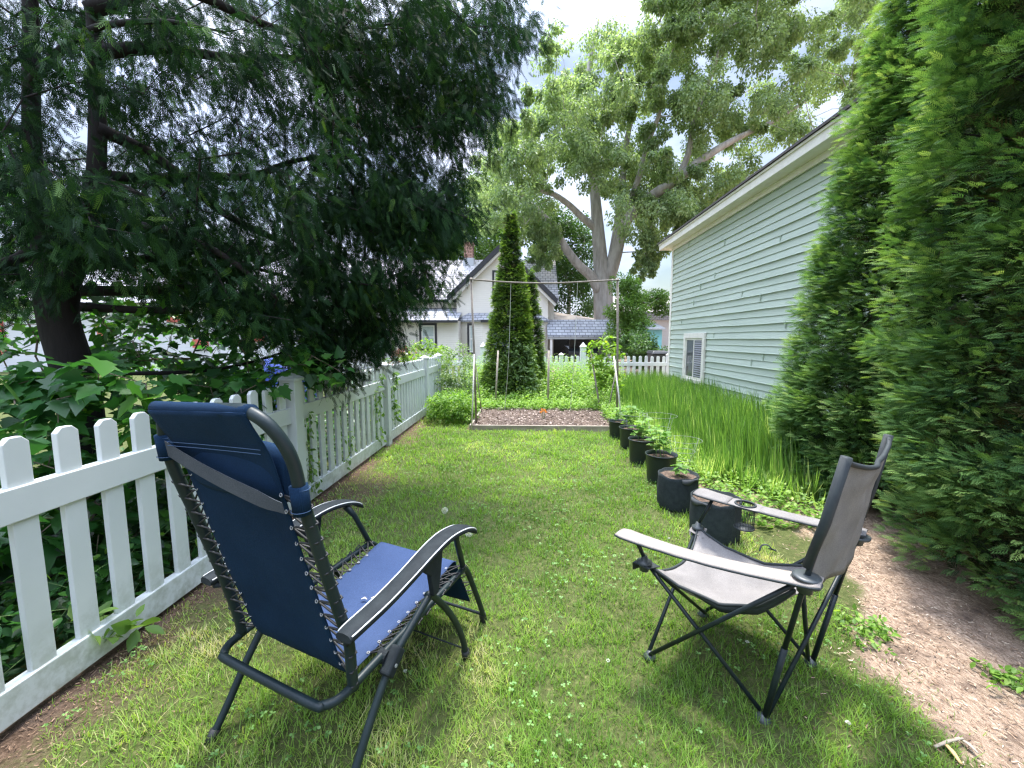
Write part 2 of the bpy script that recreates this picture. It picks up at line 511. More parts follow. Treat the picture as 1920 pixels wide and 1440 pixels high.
# ------------------------------------------------------------------ lawn grass
GRASS = leafmat('lawn_blades', [(0,(.085,.17,.024)), (.4,(.18,.31,.05)), (.72,(.29,.41,.09)), (.86,(.46,.46,.19)), (1,(.60,.52,.33))], .45, 1.7, .45, .35)
def lawn():
    P, Y, Z, SZ, XW, VA = [], [], [], [], [], []
    bands = [(.7,1.7,17000,.050,.0034), (1.7,2.8,10500,.050,.0042), (2.8,4.4,5600,.055,.006), (4.4,6.4,3600,.06,.0085), (6.4,9.2,2300,.07,.011)]
    for y0, y1, dens, ln, wd in bands:
        n = int((y1-y0)*3.5*dens)
        x = rng.uniform(-1.85, 1.65, n); y = rng.uniform(y0, y1, n)
        m_ = (np.abs(x/ y) < 1.35)
        x, y = x[m_], y[m_]
        gi = np.clip(np.searchsorted(gx, x), 0, nx-1); gj = np.clip(np.searchsorted(gy, y), 0, ny-1)
        cv = gc[gj, gi]; dr = gd[gj, gi]; zz = gz[gj, gi]
        clump = np.array([fbm(a, b_, 9, 11) for a, b_ in zip(x, y)])
        keep = rng.random(len(x)) < np.clip(cv*1.05 + .12*(cv > .1) + .03, 0, 1)*np.clip(.75+clump*.9, .25, 1)
        x, y, cv, dr, zz, clump = x[keep], y[keep], cv[keep], dr[keep], zz[keep], clump[keep]
        n = len(x)
        lean = rdir(n); lean[:, 2] = 0
        up = np.tile([0, 0, 1.0], (n, 1))
        tilt = rng.uniform(.1, 1.0, n)
        d = norm(up + lean*tilt[:, None])
        P.append(np.stack([x, y, zz-.006], 1)); Y.append(d); Z.append(norm(up*.7 - lean*.8 + rng.normal(0,.25,(n,3))))
        tall = (rng.random(n) < .03)
        SZ.append(ln*rng.uniform(.45, 1.15, n)*(.8+.35*np.clip(clump+.4,0,1.2))*np.clip(.55+cv*.5, .5, 1.05)*(1+.8*tall)); XW.append(wd*rng.uniform(.6, 1.2, n))
        VA.append(np.clip(.36 + (dr-.62)*.36 + rng.normal(0, .15, n) + .12*clump, 0, 1))
    P, Y, Z = map(np.concatenate, (P, Y, Z)); SZ, XW, VA = map(np.concatenate, (SZ, XW, VA))
    o = scatter('lawn_grass', blade_t(3, .3, 1.0), P, Y, Z, SZ, GRASS, None, VA, XW)
    tag(o, 'short green lawn with dry straw patches and taller tufts', 'grass', kind='stuff')
    # clover and broad-leaved weeds in the turf
    n = 9000
    x = rng.uniform(-1.8, 1.6, n); y = rng.uniform(.75, 5.5, n)**1.0
    cl = np.array([fbm(a, b_, 2.2, 21) for a, b_ in zip(x, y)])
    cvv = np.array([lawn_cover(a, b_) for a, b_ in zip(x, y)])
    keep = (cl > .10) & (cvv > .12) & (rng.random(n) < .38)
    x, y = x[keep], y[keep]; n = len(x)
    ctr = np.repeat(np.stack([x, y, rng.uniform(.018, .042, n)], 1), 3, 0)
    a = np.tile([0, 2.09, 4.19], n) + np.repeat(rng.uniform(0, 6.28, n), 3)
    d = np.stack([np.cos(a), np.sin(a), rng.uniform(-.15, .25, 3*n)], 1)
    z = np.tile([0, 0, 1.0], (3*n, 1)) + rng.normal(0, .25, (3*n, 3))
    CL = ([(0,0,0),(.38,.45,.05),(.32,.9,.02),(0,1,.0),(-.32,.9,.02),(-.38,.45,.05)], [(0,1,2,3),(0,3,4,5)])
    o = scatter('clover', CL, ctr, d, z, np.repeat(rng.uniform(.007, .014, n), 3), leafmat('clover_leaf', [(0,(.08,.19,.04)), (.6,(.14,.29,.07)), (1,(.24,.40,.13))], .35, 1.4, .5), None)
    tag(o, 'patches of small three-leaved clover growing through the lawn', 'clover', kind='stuff')
    # straw, needles and chips lying on the bare strips
    n = 44000
    x = np.concatenate([rng.uniform(1.0, 3.2, n//2), rng.uniform(-1.84, -.7, n//2)]); y = np.concatenate([rng.uniform(.7, 4.0, n//2), rng.uniform(.9, 6.5, n//2)])
    cvv = np.array([lawn_cover(a, b_) for a, b_ in zip(x, y)])
    keep = rng.random(len(x)) < (1-cvv)*.95 + .05
    x, y = x[keep], y[keep]; n = len(x)
    zz = np.array([gheight(a, b_) for a, b_ in zip(x, y)])
    a = rng.uniform(0, 6.28, n)
    d = np.stack([np.cos(a), np.sin(a), rng.normal(0, .12, n)], 1); z = np.tile([0, 0, 1.0], (n, 1)) + rng.normal(0, .3, (n, 3))
    LIT = ([(-.5,0,0),(.5,0,0),(.45,1,0),(-.45,1,0)], [(0,1,2,3)])
    o = scatter('ground_litter', LIT, np.stack([x, y, zz+rng.uniform(.001, .012, n)], 1), d, z, rng.uniform(.005, .026, n)*np.where(x < 0, .8, 1), leafmat('litter', [(0,(.09,.055,.035)), (.45,(.24,.155,.10)), (.85,(.42,.31,.22)), (1,(.62,.52,.40))], .05, 1, .8), None, np.clip(rng.random(n)*np.where(x < 0, .62, 1.0), 0, 1), rng.uniform(.0014, .0048, n))
    tag(o, 'brown dry needles, straw and wood chips strewn on the bare soil', 'litter', kind='stuff')
lawn()

# ------------------------------------------------------------------ tree tools
def grow(nodes, parents, targets, sag=.0, seg=.35, bias=.25, jit=.06, back=.0):
    """join each target to the nearest limb with a slightly wandering twig"""
    nodes = [np.array(n, float) for n in nodes]; parents = list(parents)
    order = sorted(range(len(targets)), key=lambda i: min(np.linalg.norm(targets[i]-n) for n in nodes[:40:2]))
    arr = np.array(nodes)
    for i in order:
        tg = targets[i]
        dv = tg - arr
        dist = np.linalg.norm(dv, axis=1) + bias*np.maximum(0, arr[:, 2]-tg[2]+back)
        k = int(np.argmin(dist))
        st = arr[k]; Ld = np.linalg.norm(tg-st); m_ = max(1, int(Ld/seg))
        new = []
        pk = k
        off = rng.normal(0, jit*Ld, 3)
        for j in range(1, m_+1):
            s = j/m_
            p = st + (tg-st)*s + off*math.sin(math.pi*s) + np.array([0, 0, sag*Ld*math.sin(math.pi*s)])
            parents.append(pk); pk = len(parents)-1; new.append(p)
        arr = np.vstack([arr, np.array(new)])
    return arr, parents

def limb_mesh(mb, arr, parents, r_tip, expo=2.4, keep_from=1, rmax=None, n=5, rset=None):
    N = len(arr)
    r = np.zeros(N); acc = np.zeros(N)
    for i in range(N-1, -1, -1):
        ri = (acc[i] if acc[i] > 0 else r_tip**expo)
        r[i] = ri**(1/expo)
        if i > 0 and parents[i] >= 0: acc[parents[i]] += ri
    if rmax: r = np.minimum(r, rmax)
    for i in range(keep_from, N):
        p = parents[i]
        if p < 0: continue
        a, b_ = Vector(arr[p]), Vector(arr[i])
        if (b_-a).length < 1e-4: continue
        mb.tube([a - (b_-a)*.04, b_], [min(r[p], r[i]*1.35), r[i]], n, cap=False)
    return r

def in_poly(px, py, poly):
    c = False; j = len(poly)-1
    for i in range(len(poly)):
        xi, yi = poly[i]; xj, yj = poly[j]
        if (yi > py) != (yj > py) and px < (xj-xi)*(py-yi)/(yj-yi)+xi: c = not c
        j = i
    return c
def sample_poly(poly, n, d0, d1, mind=0.0):
    xs = [p[0] for p in poly]; ys = [p[1] for p in poly]
    o = []; tries = 0
    while len(o) < n and tries < n*60:
        tries += 1
        x, y = random.uniform(min(xs), max(xs)), random.uniform(min(ys), max(ys))
        if not in_poly(x, y, poly): continue
        p = np.array(at(x, y, random.uniform(d0, d1)))
        if mind and any(np.linalg.norm(p-q_) < mind for q_ in o): continue
        o.append(p)
    return o

def clump_leaves(centres, radii, per, tmpl, size, mat, name, parent, droop=.3, flat=.75, outc=None, szj=.3, shell=.35, updir=.5, vbias=None):
    """leaves through the volume of each clump, thicker to its outside"""
    centres = np.array(centres); radii = np.broadcast_to(radii, (len(centres),))
    n = len(centres)*per
    c = np.repeat(centres, per, 0); rr = np.repeat(radii, per)
    u = rdir(n); rad = rng.random(n)**shell
    off = u*rad[:, None]*rr[:, None]; off[:, 2] *= flat
    pos = c + off
    d = norm(u*np.array([1, 1, .4]) + rng.normal(0, .45, (n, 3)) + np.array([0, 0, -droop]))
    z = norm(rng.normal(0, .45, (n, 3)) + np.array([0, 0, updir]) + u*.5)
    vc = np.repeat(rng.normal(0, .12, len(centres)), per)
    var = np.clip(.45 + rng.normal(0, .17, n) + vc, 0, 1)
    return scatter(name, tmpl, pos, d, z, size*rng.uniform(1-szj, 1+szj, n), mat, parent, var)


# ================================================================== picket fences
def picket(mb, x0, x1, y, z0, z1, th, M, ch=.022):
    w = x1-x0
    vs = []
    for yy in (y-th/2, y+th/2):
        vs += [(x0,yy,z0),(x1,yy,z0),(x1,yy,z1-ch),(x1-ch,yy,z1),(x0+ch,yy,z1),(x0,yy,z1-ch)]
    fs = [(0,1,2,3,4,5),(11,10,9,8,7,6)] + [(i,(i+1)%6+0,(i+1)%6+6,i+6)[::-1] for i in range(6)]
    mb.add([M @ Vector(v) for v in vs], fs)
def post_mb(mb, s, z1, M, cap=.02, point=.045):
    h = s/2
    mb.box((-h,-h,-.05),(h,h,z1), M)
    c = h+cap*.6
    mb.box((-c,-c,z1),(c,c,z1+.022), M)
    a = z1+.0225
    mb.add([M @ Vector(v) for v in [(-c,-c,a),(c,-c,a),(c,c,a),(-c,c,a),(0,0,a+point)]], [(0,1,4),(1,2,4),(2,3,4),(3,0,4),(3,2,1,0)])

def fence_run(root, p0, p1, n, top, mat, pw=.082, th=.024, rails=((.035,.165),(.745,.87)), post_s=.12, jit=.0):
    """one bay between two post centres: pickets through hollow rails"""
    d = Vector(p1)-Vector(p0); Ld = d.length; a = math.atan2(d.y, d.x)
    M0 = Matrix.Translation((p0[0], p0[1], 0)) @ Matrix.Rotation(a, 4, 'Z')
    for z0, z1 in rails:
        r = MB(); r.box((post_s/2-.003, -.024, z0), (Ld-post_s/2+.003, .024, z1), M0)
        r.build('rail', mat, root, bevel=.004)
    pitch = (Ld-post_s)/n
    for i in range(n):
        c = post_s/2 + pitch*(i+.5) + random.gauss(0, .002)
        Mj = M0 @ Matrix.Translation((c, 0, 0)) @ Matrix.Rotation(random.gauss(0, .003), 4, 'Y')
        p = MB(); picket(p, -pw/2, pw/2, 0, rails[0][1]-.006, top+random.gauss(0,.003), th, Mj)
        p.build('picket', mat, root, bevel=.0035)
    
FX = -1.85
fence = thing('picket_fence', 'long white vinyl picket fence down the left side of the lawn', 'fence', (0,0,0))
posts = [-1.04, 1.10, 3.18, 5.32, 7.46, 8.60]
for y in posts:
    p = MB(); post_mb(p, .12, 1.045 if y != 3.18 else 1.075, Matrix.Translation((FX, y, 0)))
    p.build('post', M['fence'], fence, bevel=.004)
for (a, b_), n in zip(zip(posts[:-1], posts[1:]), (12, 12, 13, 14, 7)):
    if b_ < 1.2: continue
    fence_run(fence, (FX, a), (FX, b_), n, 1.05, M['fence'])

back = thing('picket_fence', 'white picket fence across the far end of the garden in front of the cream house', 'fence', (0,0,0))
bx = [-5.6, -3.4, -1.22, .95, 1.55, 3.9]
for x in bx:
    p = MB(); tall = x in (-1.22, 1.55)
    post_mb(p, .15 if tall else .11, 1.17 if tall else .95, Matrix.Translation((x, 11.6, 0)), point=.12 if tall else .05)
    p.build('post', M['vinyl'], back)
for (a, b_), n in zip(zip(bx[:-1], bx[1:]), (13, 13, 13, 3, 14)):
    fence_run(back, (a, 11.6), (b_, 11.6), n, .93, M['vinyl'], rails=((.05,.16),(.66,.76)), post_s=.11)

# ================================================================== green garage
WX = 3.75; GY0, GY1 = 4.75, 11.15; ZT = 3.72
m, t, b = mat_base('green_paint')
n1 = noise_n(t, 1.6, 8, .7, stretch=(1,.35,2.5)); n2 = noise_n(t, 55, 8, .75, stretch=(1,.12,1))
c1 = ramp(t, n1, [(.3,(.395,.465,.38)), (.7,(.495,.56,.47))])
chips = ramp(t, n2, [(.28,(1,1,1)), (.31,(0,0,0))])
lay = noise_n(t, 3.0, 3)
chf = nd(t, 'ShaderNodeMath', operation='MULTIPLY'); t.links.new(chips, chf.inputs[0]); t.links.new(ramp(t, lay, [(.52,(0,0,0)),(.62,(1,1,1))]), chf.inputs[1])
t.links.new(mixc(t, chf.outputs[0], c1, (.12,.13,.11)), b.inputs['Base Color'])
b.inputs['Roughness'].default_value = .55
bump(t, b, noise_n(t, 40, 8, .7, stretch=(1,.15,1)), .35, .006)
M['green'] = m
M['cream'] = plain('cream_trim_paint', (.68,.64,.55), (.78,.75,.67), .6, 6, .2, 60)
M['shingle_dark'] = plain('dark_shingle', (.045,.04,.038), (.11,.10,.095), .95, 30, .6, 50)
M['glass'] = plain('window_glass', (.05,.06,.065), (.09,.10,.10), .05, 2, spec=1.0)
gar = thing('garage', 'tall pale green clapboard garage with cream trim beside the lawn', 'garage', (0,0,0))
# lap siding, each course a slanted board with a shadow step
mb = MB()
lap = .117; nl = int(ZT/lap)+1; ny_ = 70
ys = np.linspace(GY0, GY1-.10, ny_)
def wav(i, y): return .006*noise.noise(Vector((y*.9, i*3.7, 0))) + .004*noise.noise(Vector((y*3.3, i*1.9, 5)))
for i in range(nl):
    z0, z1 = i*lap, min((i+1)*lap, ZT)
    dep = .027 if i % 2 == 0 else .015
    rows = [[(WX, y, z1+wav(i+1, y)) for y in ys], [(WX-dep*.75, y, z0+.012+wav(i, y)) for y in ys], [(WX-dep, y, z0+wav(i, y)) for y in ys], [(WX+.002, y, z0+wav(i, y)+.001) for y in ys]]
    P = [list(r) for r in rows]
    mb.grid(P)
for i in range(1, nl-1):      # butt joints of the boards
    if i % 3: continue
    yy = GY0 + 1.2 + (i*2.13) % 4.6
    mb.box((WX-.0275, yy, i*lap+.004), (WX-.006, yy+.005, i*lap+lap-.006))
for (yy, zz) in ((7.05, .95), (6.2, 1.55), (8.6, 2.6), (6.9, 2.0), (9.6, 2.15)):   # split and lifted board ends
    a = .05
    mb.box((WX-.03, yy, zz), (WX-.012, yy+.012, zz+.11))
mb.build('siding', M['green'], gar)
mb = MB(); mb.box((WX+.004, GY0, 0), (WX+6.0, GY1-.004, ZT)); 
mb.add([(WX+.004,GY0,ZT),(WX+6,GY0,ZT),(WX+3,GY0,ZT+1.9),(WX+.004,GY1-.004,ZT),(WX+6,GY1-.004,ZT),(WX+3,GY1-.004,ZT+1.9)], [(0,1,2),(3,5,4)])
mb.build('wall', M['green'], gar)
mb = MB(); mb.box((WX-.028, GY1-.10, 0), (WX+.0, GY1+.02, ZT)); mb.box((WX+.0005, GY1+.0, 0), (WX+.11, GY1+.021, ZT)); mb.build('corner_board', M['cream'], gar, bevel=.004)
OV = .27
mb = MB()
mb.box((WX-OV, GY0-.2, ZT-.005), (WX-OV+.024, GY1+.30, ZT+.135)); mb.box((WX-OV-.02, GY0-.2, ZT+.115), (WX-OV-.0005, GY1+.30, ZT+.15))
mb.build('fascia', M['cream'], gar, bevel=.003)
mb = MB(); mb.box((WX-OV+.0245, GY0-.2, ZT+.004), (WX+.06, GY1+.28, ZT+.02)); mb.box((WX-.05, GY0, ZT-.085), (WX-.0215, GY1-.1, ZT+.003)); mb.build('soffit', M['cream'], gar)
mb = MB()
sl = 1.9/3.0
x0 = WX-OV-.045; z0 = ZT+.151
P = [(x0, z0), (WX+3.0, z0+(WX+3.0-x0)*sl)]
th = .035
Q = [(x0,z0),(WX+3,P[1][1]),(2*(WX+3)-x0,z0),(2*(WX+3)-x0,z0+th),(WX+3,P[1][1]+th),(x0,z0+th)]
vs = [(x, GY0-.25, z) for x, z in Q]+[(x, GY1+.33, z) for x, z in Q]
mb.add(vs, [(0,1,4,5),(1,2,3,4),(11,10,7,6),(10,9,8,7)] + [(0,6,7,1),(1,7,8,2),(2,8,9,3),(3,9,10,4),(4,10,11,5),(5,11,6,0)])
mb.build('roof', M['shingle_dark'], gar)
mb = MB(); mb.box((WX-OV+.03, GY1+.285, ZT), (WX+.3, GY1+.31, ZT+.13)); mb.build('rake_board', M['cream'], gar)
# window
wy0, wy1, wz0, wz1 = 8.86, 10.02, .46, 1.53
win = MB(); fw = .115
xo, xi = WX-.06, WX-.015
win.box((xo, wy0, wz1-fw), (xi, wy1, wz1)); win.box((xo-.02, wy0-.03, wz0-.03), (xi, wy1+.03, wz0+.045))
win.box((xo, wy0, wz0+.046), (xi, wy0+fw, wz1-fw-.001)); win.box((xo, wy1-fw, wz0+.046), (xi, wy1, wz1-fw-.001))
wf = win.build('window_frame', M['cream'], gar, bevel=.004)
win = MB(); a, c = wy0+fw, wy1-fw; bz, tz = wz0+.046, wz1-fw-.001; xs = WX-.040
for q in ((a, a+.04, bz, tz), (c-.04, c, bz, tz), (a+.041, c-.041, bz, bz+.05), (a+.041, c-.041, tz-.04, tz), ((a+c)/2-.018, (a+c)/2+.018, bz+.051, tz-.041)):
    win.box((xs, q[0], q[2]), (xs+.02, q[1], q[3]))
win.build('sash', M['cream'], wf)
win = MB(); win.box((WX-.030, a+.01, bz+.01), (WX-.026, c-.01, tz-.01)); win.build('pane', M['glass'], wf)
M['blind'] = plain('window_blind', (.33,.32,.36), rough=.7)
win = MB()
for i in range(17):
    win.box((WX-.034, a+.045, tz-.07-i*.048), (WX-.0305, (a+c)/2-.02, tz-.045-i*.048))
win.build('blind', M['blind'], wf)
# unused hook and wires on the wall
# ================================================================== houses beyond
M['siding'] = None
def siding_mat(name, c, pitch=.11, dark=.72):
    m, t, b = mat_base(name)
    g = t.nodes.new('ShaderNodeNewGeometry'); sx = t.nodes.new('ShaderNodeSeparateXYZ'); t.links.new(g.outputs['Position'], sx.inputs[0])
    dv = nd(t, 'ShaderNodeMath', operation='DIVIDE'); t.links.new(sx.outputs['Z'], dv.inputs[0]); dv.inputs[1].default_value = pitch
    fr = nd(t, 'ShaderNodeMath', operation='FRACT'); t.links.new(dv.outputs[0], fr.inputs[0])
    nn = ramp(t, noise_n(t, .8, 4), [(.3, tuple(x*.93 for x in c)), (.7, c)])
    t.links.new(nn, b.inputs['Base Color'])
    inv = nd(t, 'ShaderNodeMath', operation='SUBTRACT'); inv.inputs[0].default_value = 1; t.links.new(fr.outputs[0], inv.inputs[1])
    bn = t.nodes.new('ShaderNodeBump'); bn.inputs['Strength'].default_value = .6; bn.inputs['Distance'].default_value = .025
    t.links.new(inv.outputs[0], bn.inputs['Height']); t.links.new(bn.outputs['Normal'], b.inputs['Normal'])
    b.inputs['Roughness'].default_value = .6
    return m
def shingle_mat(name, c1, c2, rh=.16, off=(0,0,0)):
    m, t, b = mat_base(name)
    tcn = t.nodes.new('ShaderNodeTexCoord'); mpn = t.nodes.new('ShaderNodeMapping'); mpn.inputs['Rotation'].default_value = off
    t.links.new(tcn.outputs['Object'], mpn.inputs['Vector'])
    br = t.nodes.new('ShaderNodeTexBrick'); t.links.new(mpn.outputs['Vector'], br.inputs['Vector'])
    br.inputs['Color1'].default_value = (*c1,1); br.inputs['Color2'].default_value = (*c2,1); br.inputs['Mortar'].default_value = (*[x*.45 for x in c1],1)
    br.inputs['Scale'].default_value = 1; br.inputs['Row Height'].default_value = rh; br.inputs['Brick Width'].default_value = .32; br.inputs['Mortar Size'].default_value = .02
    nz = ramp(t, noise_n(t, .6, 6, .65), [(.3,(.75,.75,.76)), (.7,(1.1,1.1,1.1))])
    t.links.new(mixc(t, 1.0, br.outputs['Color'], nz, 'MULTIPLY'), b.inputs['Base Color'])
    b.inputs['Roughness'].default_value = .9
    bump(t, b, br.outputs['Fac'], -.5, .02)
    return m
M['siding'] = siding_mat('cream_siding', (.74,.70,.62))
M['siding_w'] = siding_mat('white_siding', (.66,.66,.68), .13)
M['shingle'] = shingle_mat('grey_shingle', (.46,.45,.46), (.58,.565,.575), off=(R(90),0,0))
M['shingle_b'] = shingle_mat('blue_grey_shingle', (.32,.335,.365), (.43,.44,.46), off=(R(90),0,0))
M['black_trim'] = plain('black_trim', (.02,.02,.024), (.035,.035,.04), .5)
M['white_trim'] = plain('white_trim', (.70,.68,.64), (.78,.76,.72), .5)
M['brick'] = shingle_mat('red_brick', (.36,.20,.15), (.46,.29,.23), .09, (R(90),0,0))
M['metal'] = plain('galvanised_flashing', (.45,.47,.5), rough=.45, metal=.6)
M['curtain'] = plain('pale_curtain', (.34,.42,.42), (.50,.55,.53), .4, 6)
M['dark_in'] = plain('dark_interior', (.03,.035,.04), (.05,.055,.06), .9)

house = thing('house', 'cream sided house with steep black edged gable and brick chimney behind the garden', 'house', (0,0,0))
def pbox(mb, px0, py0, px1, py1, Y0, Y1):
    a, c = at(px0, py0, Y0), at(px1, py1, Y0)
    mb.box((a.x, Y0, c.z), (c.x, Y1, a.z))
HY = 24.0
# gable block
L0, R0_ = at(856.5, 594, HY).x, at(1027.5, 594, HY).x
pk = at(941, 462, HY); zl = at(850, 566, HY).z
mb = MB()
zg = at(900, 593.5, HY).z
eL = zl + (L0-at(839.4,558,HY).x)*0
slp = (pk.z-.25-at(839.4,560,HY).z)/(pk.x-at(839.4,560,HY).x)
zw = at(839.4,562,HY).z + (L0-at(839.4,560,HY).x)*slp
vs = [(L0,HY,-.1),(R0_,HY,-.1),(R0_,HY,zw),(pk.x,HY,pk.z-.28),(L0,HY,zw)]
mb.add(vs + [(x,y+7,z) for x,y,z in vs], [(0,1,2,3,4),(9,8,7,6,5),(0,5,6,1),(1,6,7,2),(4,9,5,0)])
mb.build('wall', M['siding'], house)
# gable roof with black bargeboards
tl, tr = at(839.4,558,HY-.35), at(1044,563,HY-.35)
pkf = Vector((pk.x, HY-.35, at(941,457.5,HY-.35).z))
for tip in (tl, tr):
    mb = MB()
    d = (pkf-tip).normalized(); nrm = Vector((-d.z,0,d.x)) if d.x > 0 else Vector((d.z,0,-d.x))
    vs = [tip, pkf, pkf+Vector((0,0,.10)), tip+nrm*.10]
    vs2 = [Vector((v.x, HY+7, v.z)) for v in vs]
    mb.add(vs+vs2, [(0,1,2,3),(7,6,5,4),(0,4,5,1),(2,6,7,3),(3,7,4,0),(1,5,6,2)])
    mb.build('roof', M['shingle'], house)
    mb = MB()
    k = Vector((0,0,-.27)); e = Vector((0,-.05,0))
    vs = [tip+nrm*.10, pkf+Vector((0,0,.10)), pkf+k, tip+k*.75]
    vs = [v+e for v in vs]; vs2 = [v-e*.9 for v in vs]
    mb.add(vs+vs2, [(3,2,1,0),(4,5,6,7),(0,1,5,4),(2,3,7,6),(0,4,7,3),(1,2,6,5)])
    mb.build('bargeboard', M['black_trim'], house)
    mb = MB()
    vs = [tip+k*.78, pkf+k*1.02, pkf+k*1.6, tip+k*1.5+d*.12]
    e2 = Vector((0,.05,0)); vs = [v+e2 for v in vs]; vs2 = [v+Vector((0,.24,0)) for v in vs]
    mb.add(vs+vs2, [(3,2,1,0),(4,5,6,7),(0,1,5,4),(2,3,7,6),(0,4,7,3),(1,2,6,5)])
    mb.build('frieze_board', M['white_trim'], house)
# main block behind with its ridge across
rz = at(900, 487, 28).z; xl, xr = at(560, 487, 28).x, at(1041, 487, 28).x
ez = at(800, 562, 24.6).z
mb = MB(); mb.box((xl+.3, 24.9, 0), (xr-.25, 31, ez)); mb.build('wall', M['siding'], house)
mb = MB()
vs = [(xl,24.5,ez),(xr,24.5,ez),(xr,28,rz),(xl,28,rz),(xl,31.5,ez),(xr,31.5,ez)]
vs += [(x,y,z-.15) for x,y,z in vs]
mb.add(vs, [(0,1,2,3),(3,2,5,4),(0,6,7,1),(1,7,8,2),(2,8,11,5),(6,0,3,9),(9,3,4,10),(7,6,9,8),(8,9,10,11)])
mb.build('roof', M['shingle'], house)
mb = MB(); mb.box((xl-.1, 24.40, ez-.16), (at(856,562,24.4).x, 24.49, ez-.01)); mb.build('gutter', M['black_trim'], house)
# lean-to on the left
lx0, lx1 = at(600,600,22.6).x, at(858,600,22.6).x
zt, zb = at(800,576.5,24.4).z, at(800,600,22.6).z
mb = MB()
vs = [(lx0,22.6,zb),(lx1,22.6,zb),(lx1,24.88,zt),(lx0,24.88,zt)]; vs += [(x,y,z-.07) for x,y,z in vs]
mb.add(vs, [(0,1,2,3),(7,6,5,4),(0,4,5,1),(1,5,6,2),(2,6,7,3),(3,7,4,0)])
mb.build('roof', M['shingle_b'], house)
mb = MB(); mb.box((lx0+.2, 22.95, 0), (lx1-.02, 24.89, zb-.02)); mb.build('wall', M['siding'], house)
mb = MB(); mb.box((lx0, 22.54, zb-.14), (lx1, 22.595, zb-.02)); mb.build('gutter', M['black_trim'], house)
# bay with flared roof
bz = at(940, 599, 22.9).z
mb = MB()
b0, b1, b2, b3 = at(859,600,HY).x, at(905,600,22.9).x, at(985,600,22.9).x, at(1026,600,HY).x
vs = [(b0,HY-.01,0),(b1,23.05,0),(b2,23.05,0),(b3,HY-.01,0)]; vs += [(x,y,bz-.02) for x,y,z in vs]
mb.add(vs, [(0,1,5,4),(1,2,6,5),(2,3,7,6),(4,5,6,7)]); mb.build('bay_wall', M['siding'], house)
mb = MB()
vs = [(b0-.12,HY-.05,bz-.1),(b1-.1,22.9,bz-.1),(b2+.1,22.9,bz-.1),(b3+.12,HY-.05,bz-.1)]; vs += [(x,y,bz) for x,y,z in vs]
vs += [(b0+.6,HY-.004,bz+.42),(b3-.6,HY-.004,bz+.42),(b0-.12,HY-.004,bz+.03),(b3+.12,HY-.004,bz+.03)]
mb.add(vs, [(0,1,5,4),(1,2,6,5),(2,3,7,6),(3,2,1,0),(4,5,8,10),(5,6,9,8),(6,7,11,9)]); mb.build('bay_roof', M['shingle_b'], house)
mb = MB(); mb.box((b1-.1,22.84,bz-.16),(b2+.1,22.895,bz-.02)); mb.build('gutter', M['black_trim'], house)
def house_window(px0, py0, px1, py1, Y, root, curtain=True, mull=True):
    a, c = at(px0, py0, Y), at(px1, py1, Y); f = .12
    fr = MB(); y0, y1 = Y-.06, Y+.0
    fr.box((a.x, y0, a.z-f), (c.x, y1, a.z)); fr.box((a.x, y0, c.z), (a.x+f, y1, a.z-f-.001)); fr.box((c.x-f, y0, c.z), (c.x, y1, a.z-f-.001)); fr.box((a.x+f+.001, y0, c.z), (c.x-f-.001, y1, c.z+.1))
    w = fr.build('window', M['black_trim'], root)
    s = MB(); a2, c2 = a.x+f+.002, c.x-f-.002; zt, zb = a.z-f-.002, c.z+.102; g = .06
    y0, y1 = Y-.04, Y-.002
    s.box((a2,y0,zt-g),(c2,y1,zt)); s.box((a2,y0,zb),(a2+g,y1,zt-g-.001)); s.box((c2-g,y0,zb),(c2,y1,zt-g-.001)); s.box((a2+g+.001,y0,zb),(c2-g-.001,y1,zb+g)); s.box((a2+g+.001,y0,(zb+zt)/2-.03),(c2-g-.001,y1,(zb+zt)/2+.03))
    s.build('sash', M['white_trim'], w)
    p = MB(); p.box((a2+g,Y-.02,zb+g),(c2-g,Y-.01,zt-g)); p.build('pane', M['curtain'] if curtain else M['glass'], w)
house_window(786, 606, 820, 657, 22.95, house)
house_window(876, 606, 896, 664, 23.6-.13, house)
house_window(918, 607, 972, 664, 23.04, house)
house_window(923, 507, 961, 566, HY, house, False)
# chimney
c0, c1 = at(870.5, 487, 27.6), at(887, 487, 27.6)
ch = MB(); ch.box((c0.x, 27.5, rz-.6), (c1.x, 28.1, at(878,458,27.6).z)); cho = ch.build('chimney', M['brick'], house)
ch = MB(); ch.box((c0.x-.05, 27.44, at(878,457.5,27.6).z), (c1.x+.05, 28.16, at(878,454.5,27.6).z)); ch.build('chimney_cap', M['brick'], cho)
ch = MB(); ch.box((c0.x-.06, 27.42, rz-.5), (c1.x+.06, 28.2, rz+.02)); ch.build('flashing', M['metal'], cho)
# carport wing on the right
Yp = 23.0
px0, px1 = at(1027,600,Yp).x, at(1163,600,Yp).x
zb, zt = at(1090,629,Yp).z, at(1090,599,Yp+1.2).z
mb = MB()
xa = at(1150,598,Yp+1.4).x
vs = [(px0,Yp,zb),(px1,Yp,zb),(xa,Yp+1.4,zt),(px0,Yp+1.4,zt)]; vs += [(x,y,z-.09) for x,y,z in vs]
mb.add(vs, [(0,1,2,3),(7,6,5,4),(0,4,5,1),(1,5,6,2),(2,6,7,3),(3,7,4,0)]); mb.build('carport_roof', M['shingle_b'], house)
mb = MB(); za = at(1028,581,27).z
vs = [(px0,Yp+1.4,zt-.01),(xa,Yp+1.4,zt-.01),(xa,27.5,zt+.12),(px0,27.5,za)]; vs += [(x,y,z-.12) for x,y,z in vs]
mb.add(vs, [(0,1,2,3),(7,6,5,4),(0,4,5,1),(1,5,6,2),(2,6,7,3),(3,7,4,0)]); mb.build('roof', plain('leaf_strewn_roof', (.45,.35,.28), (.62,.56,.48), .9, 3, .2), house)
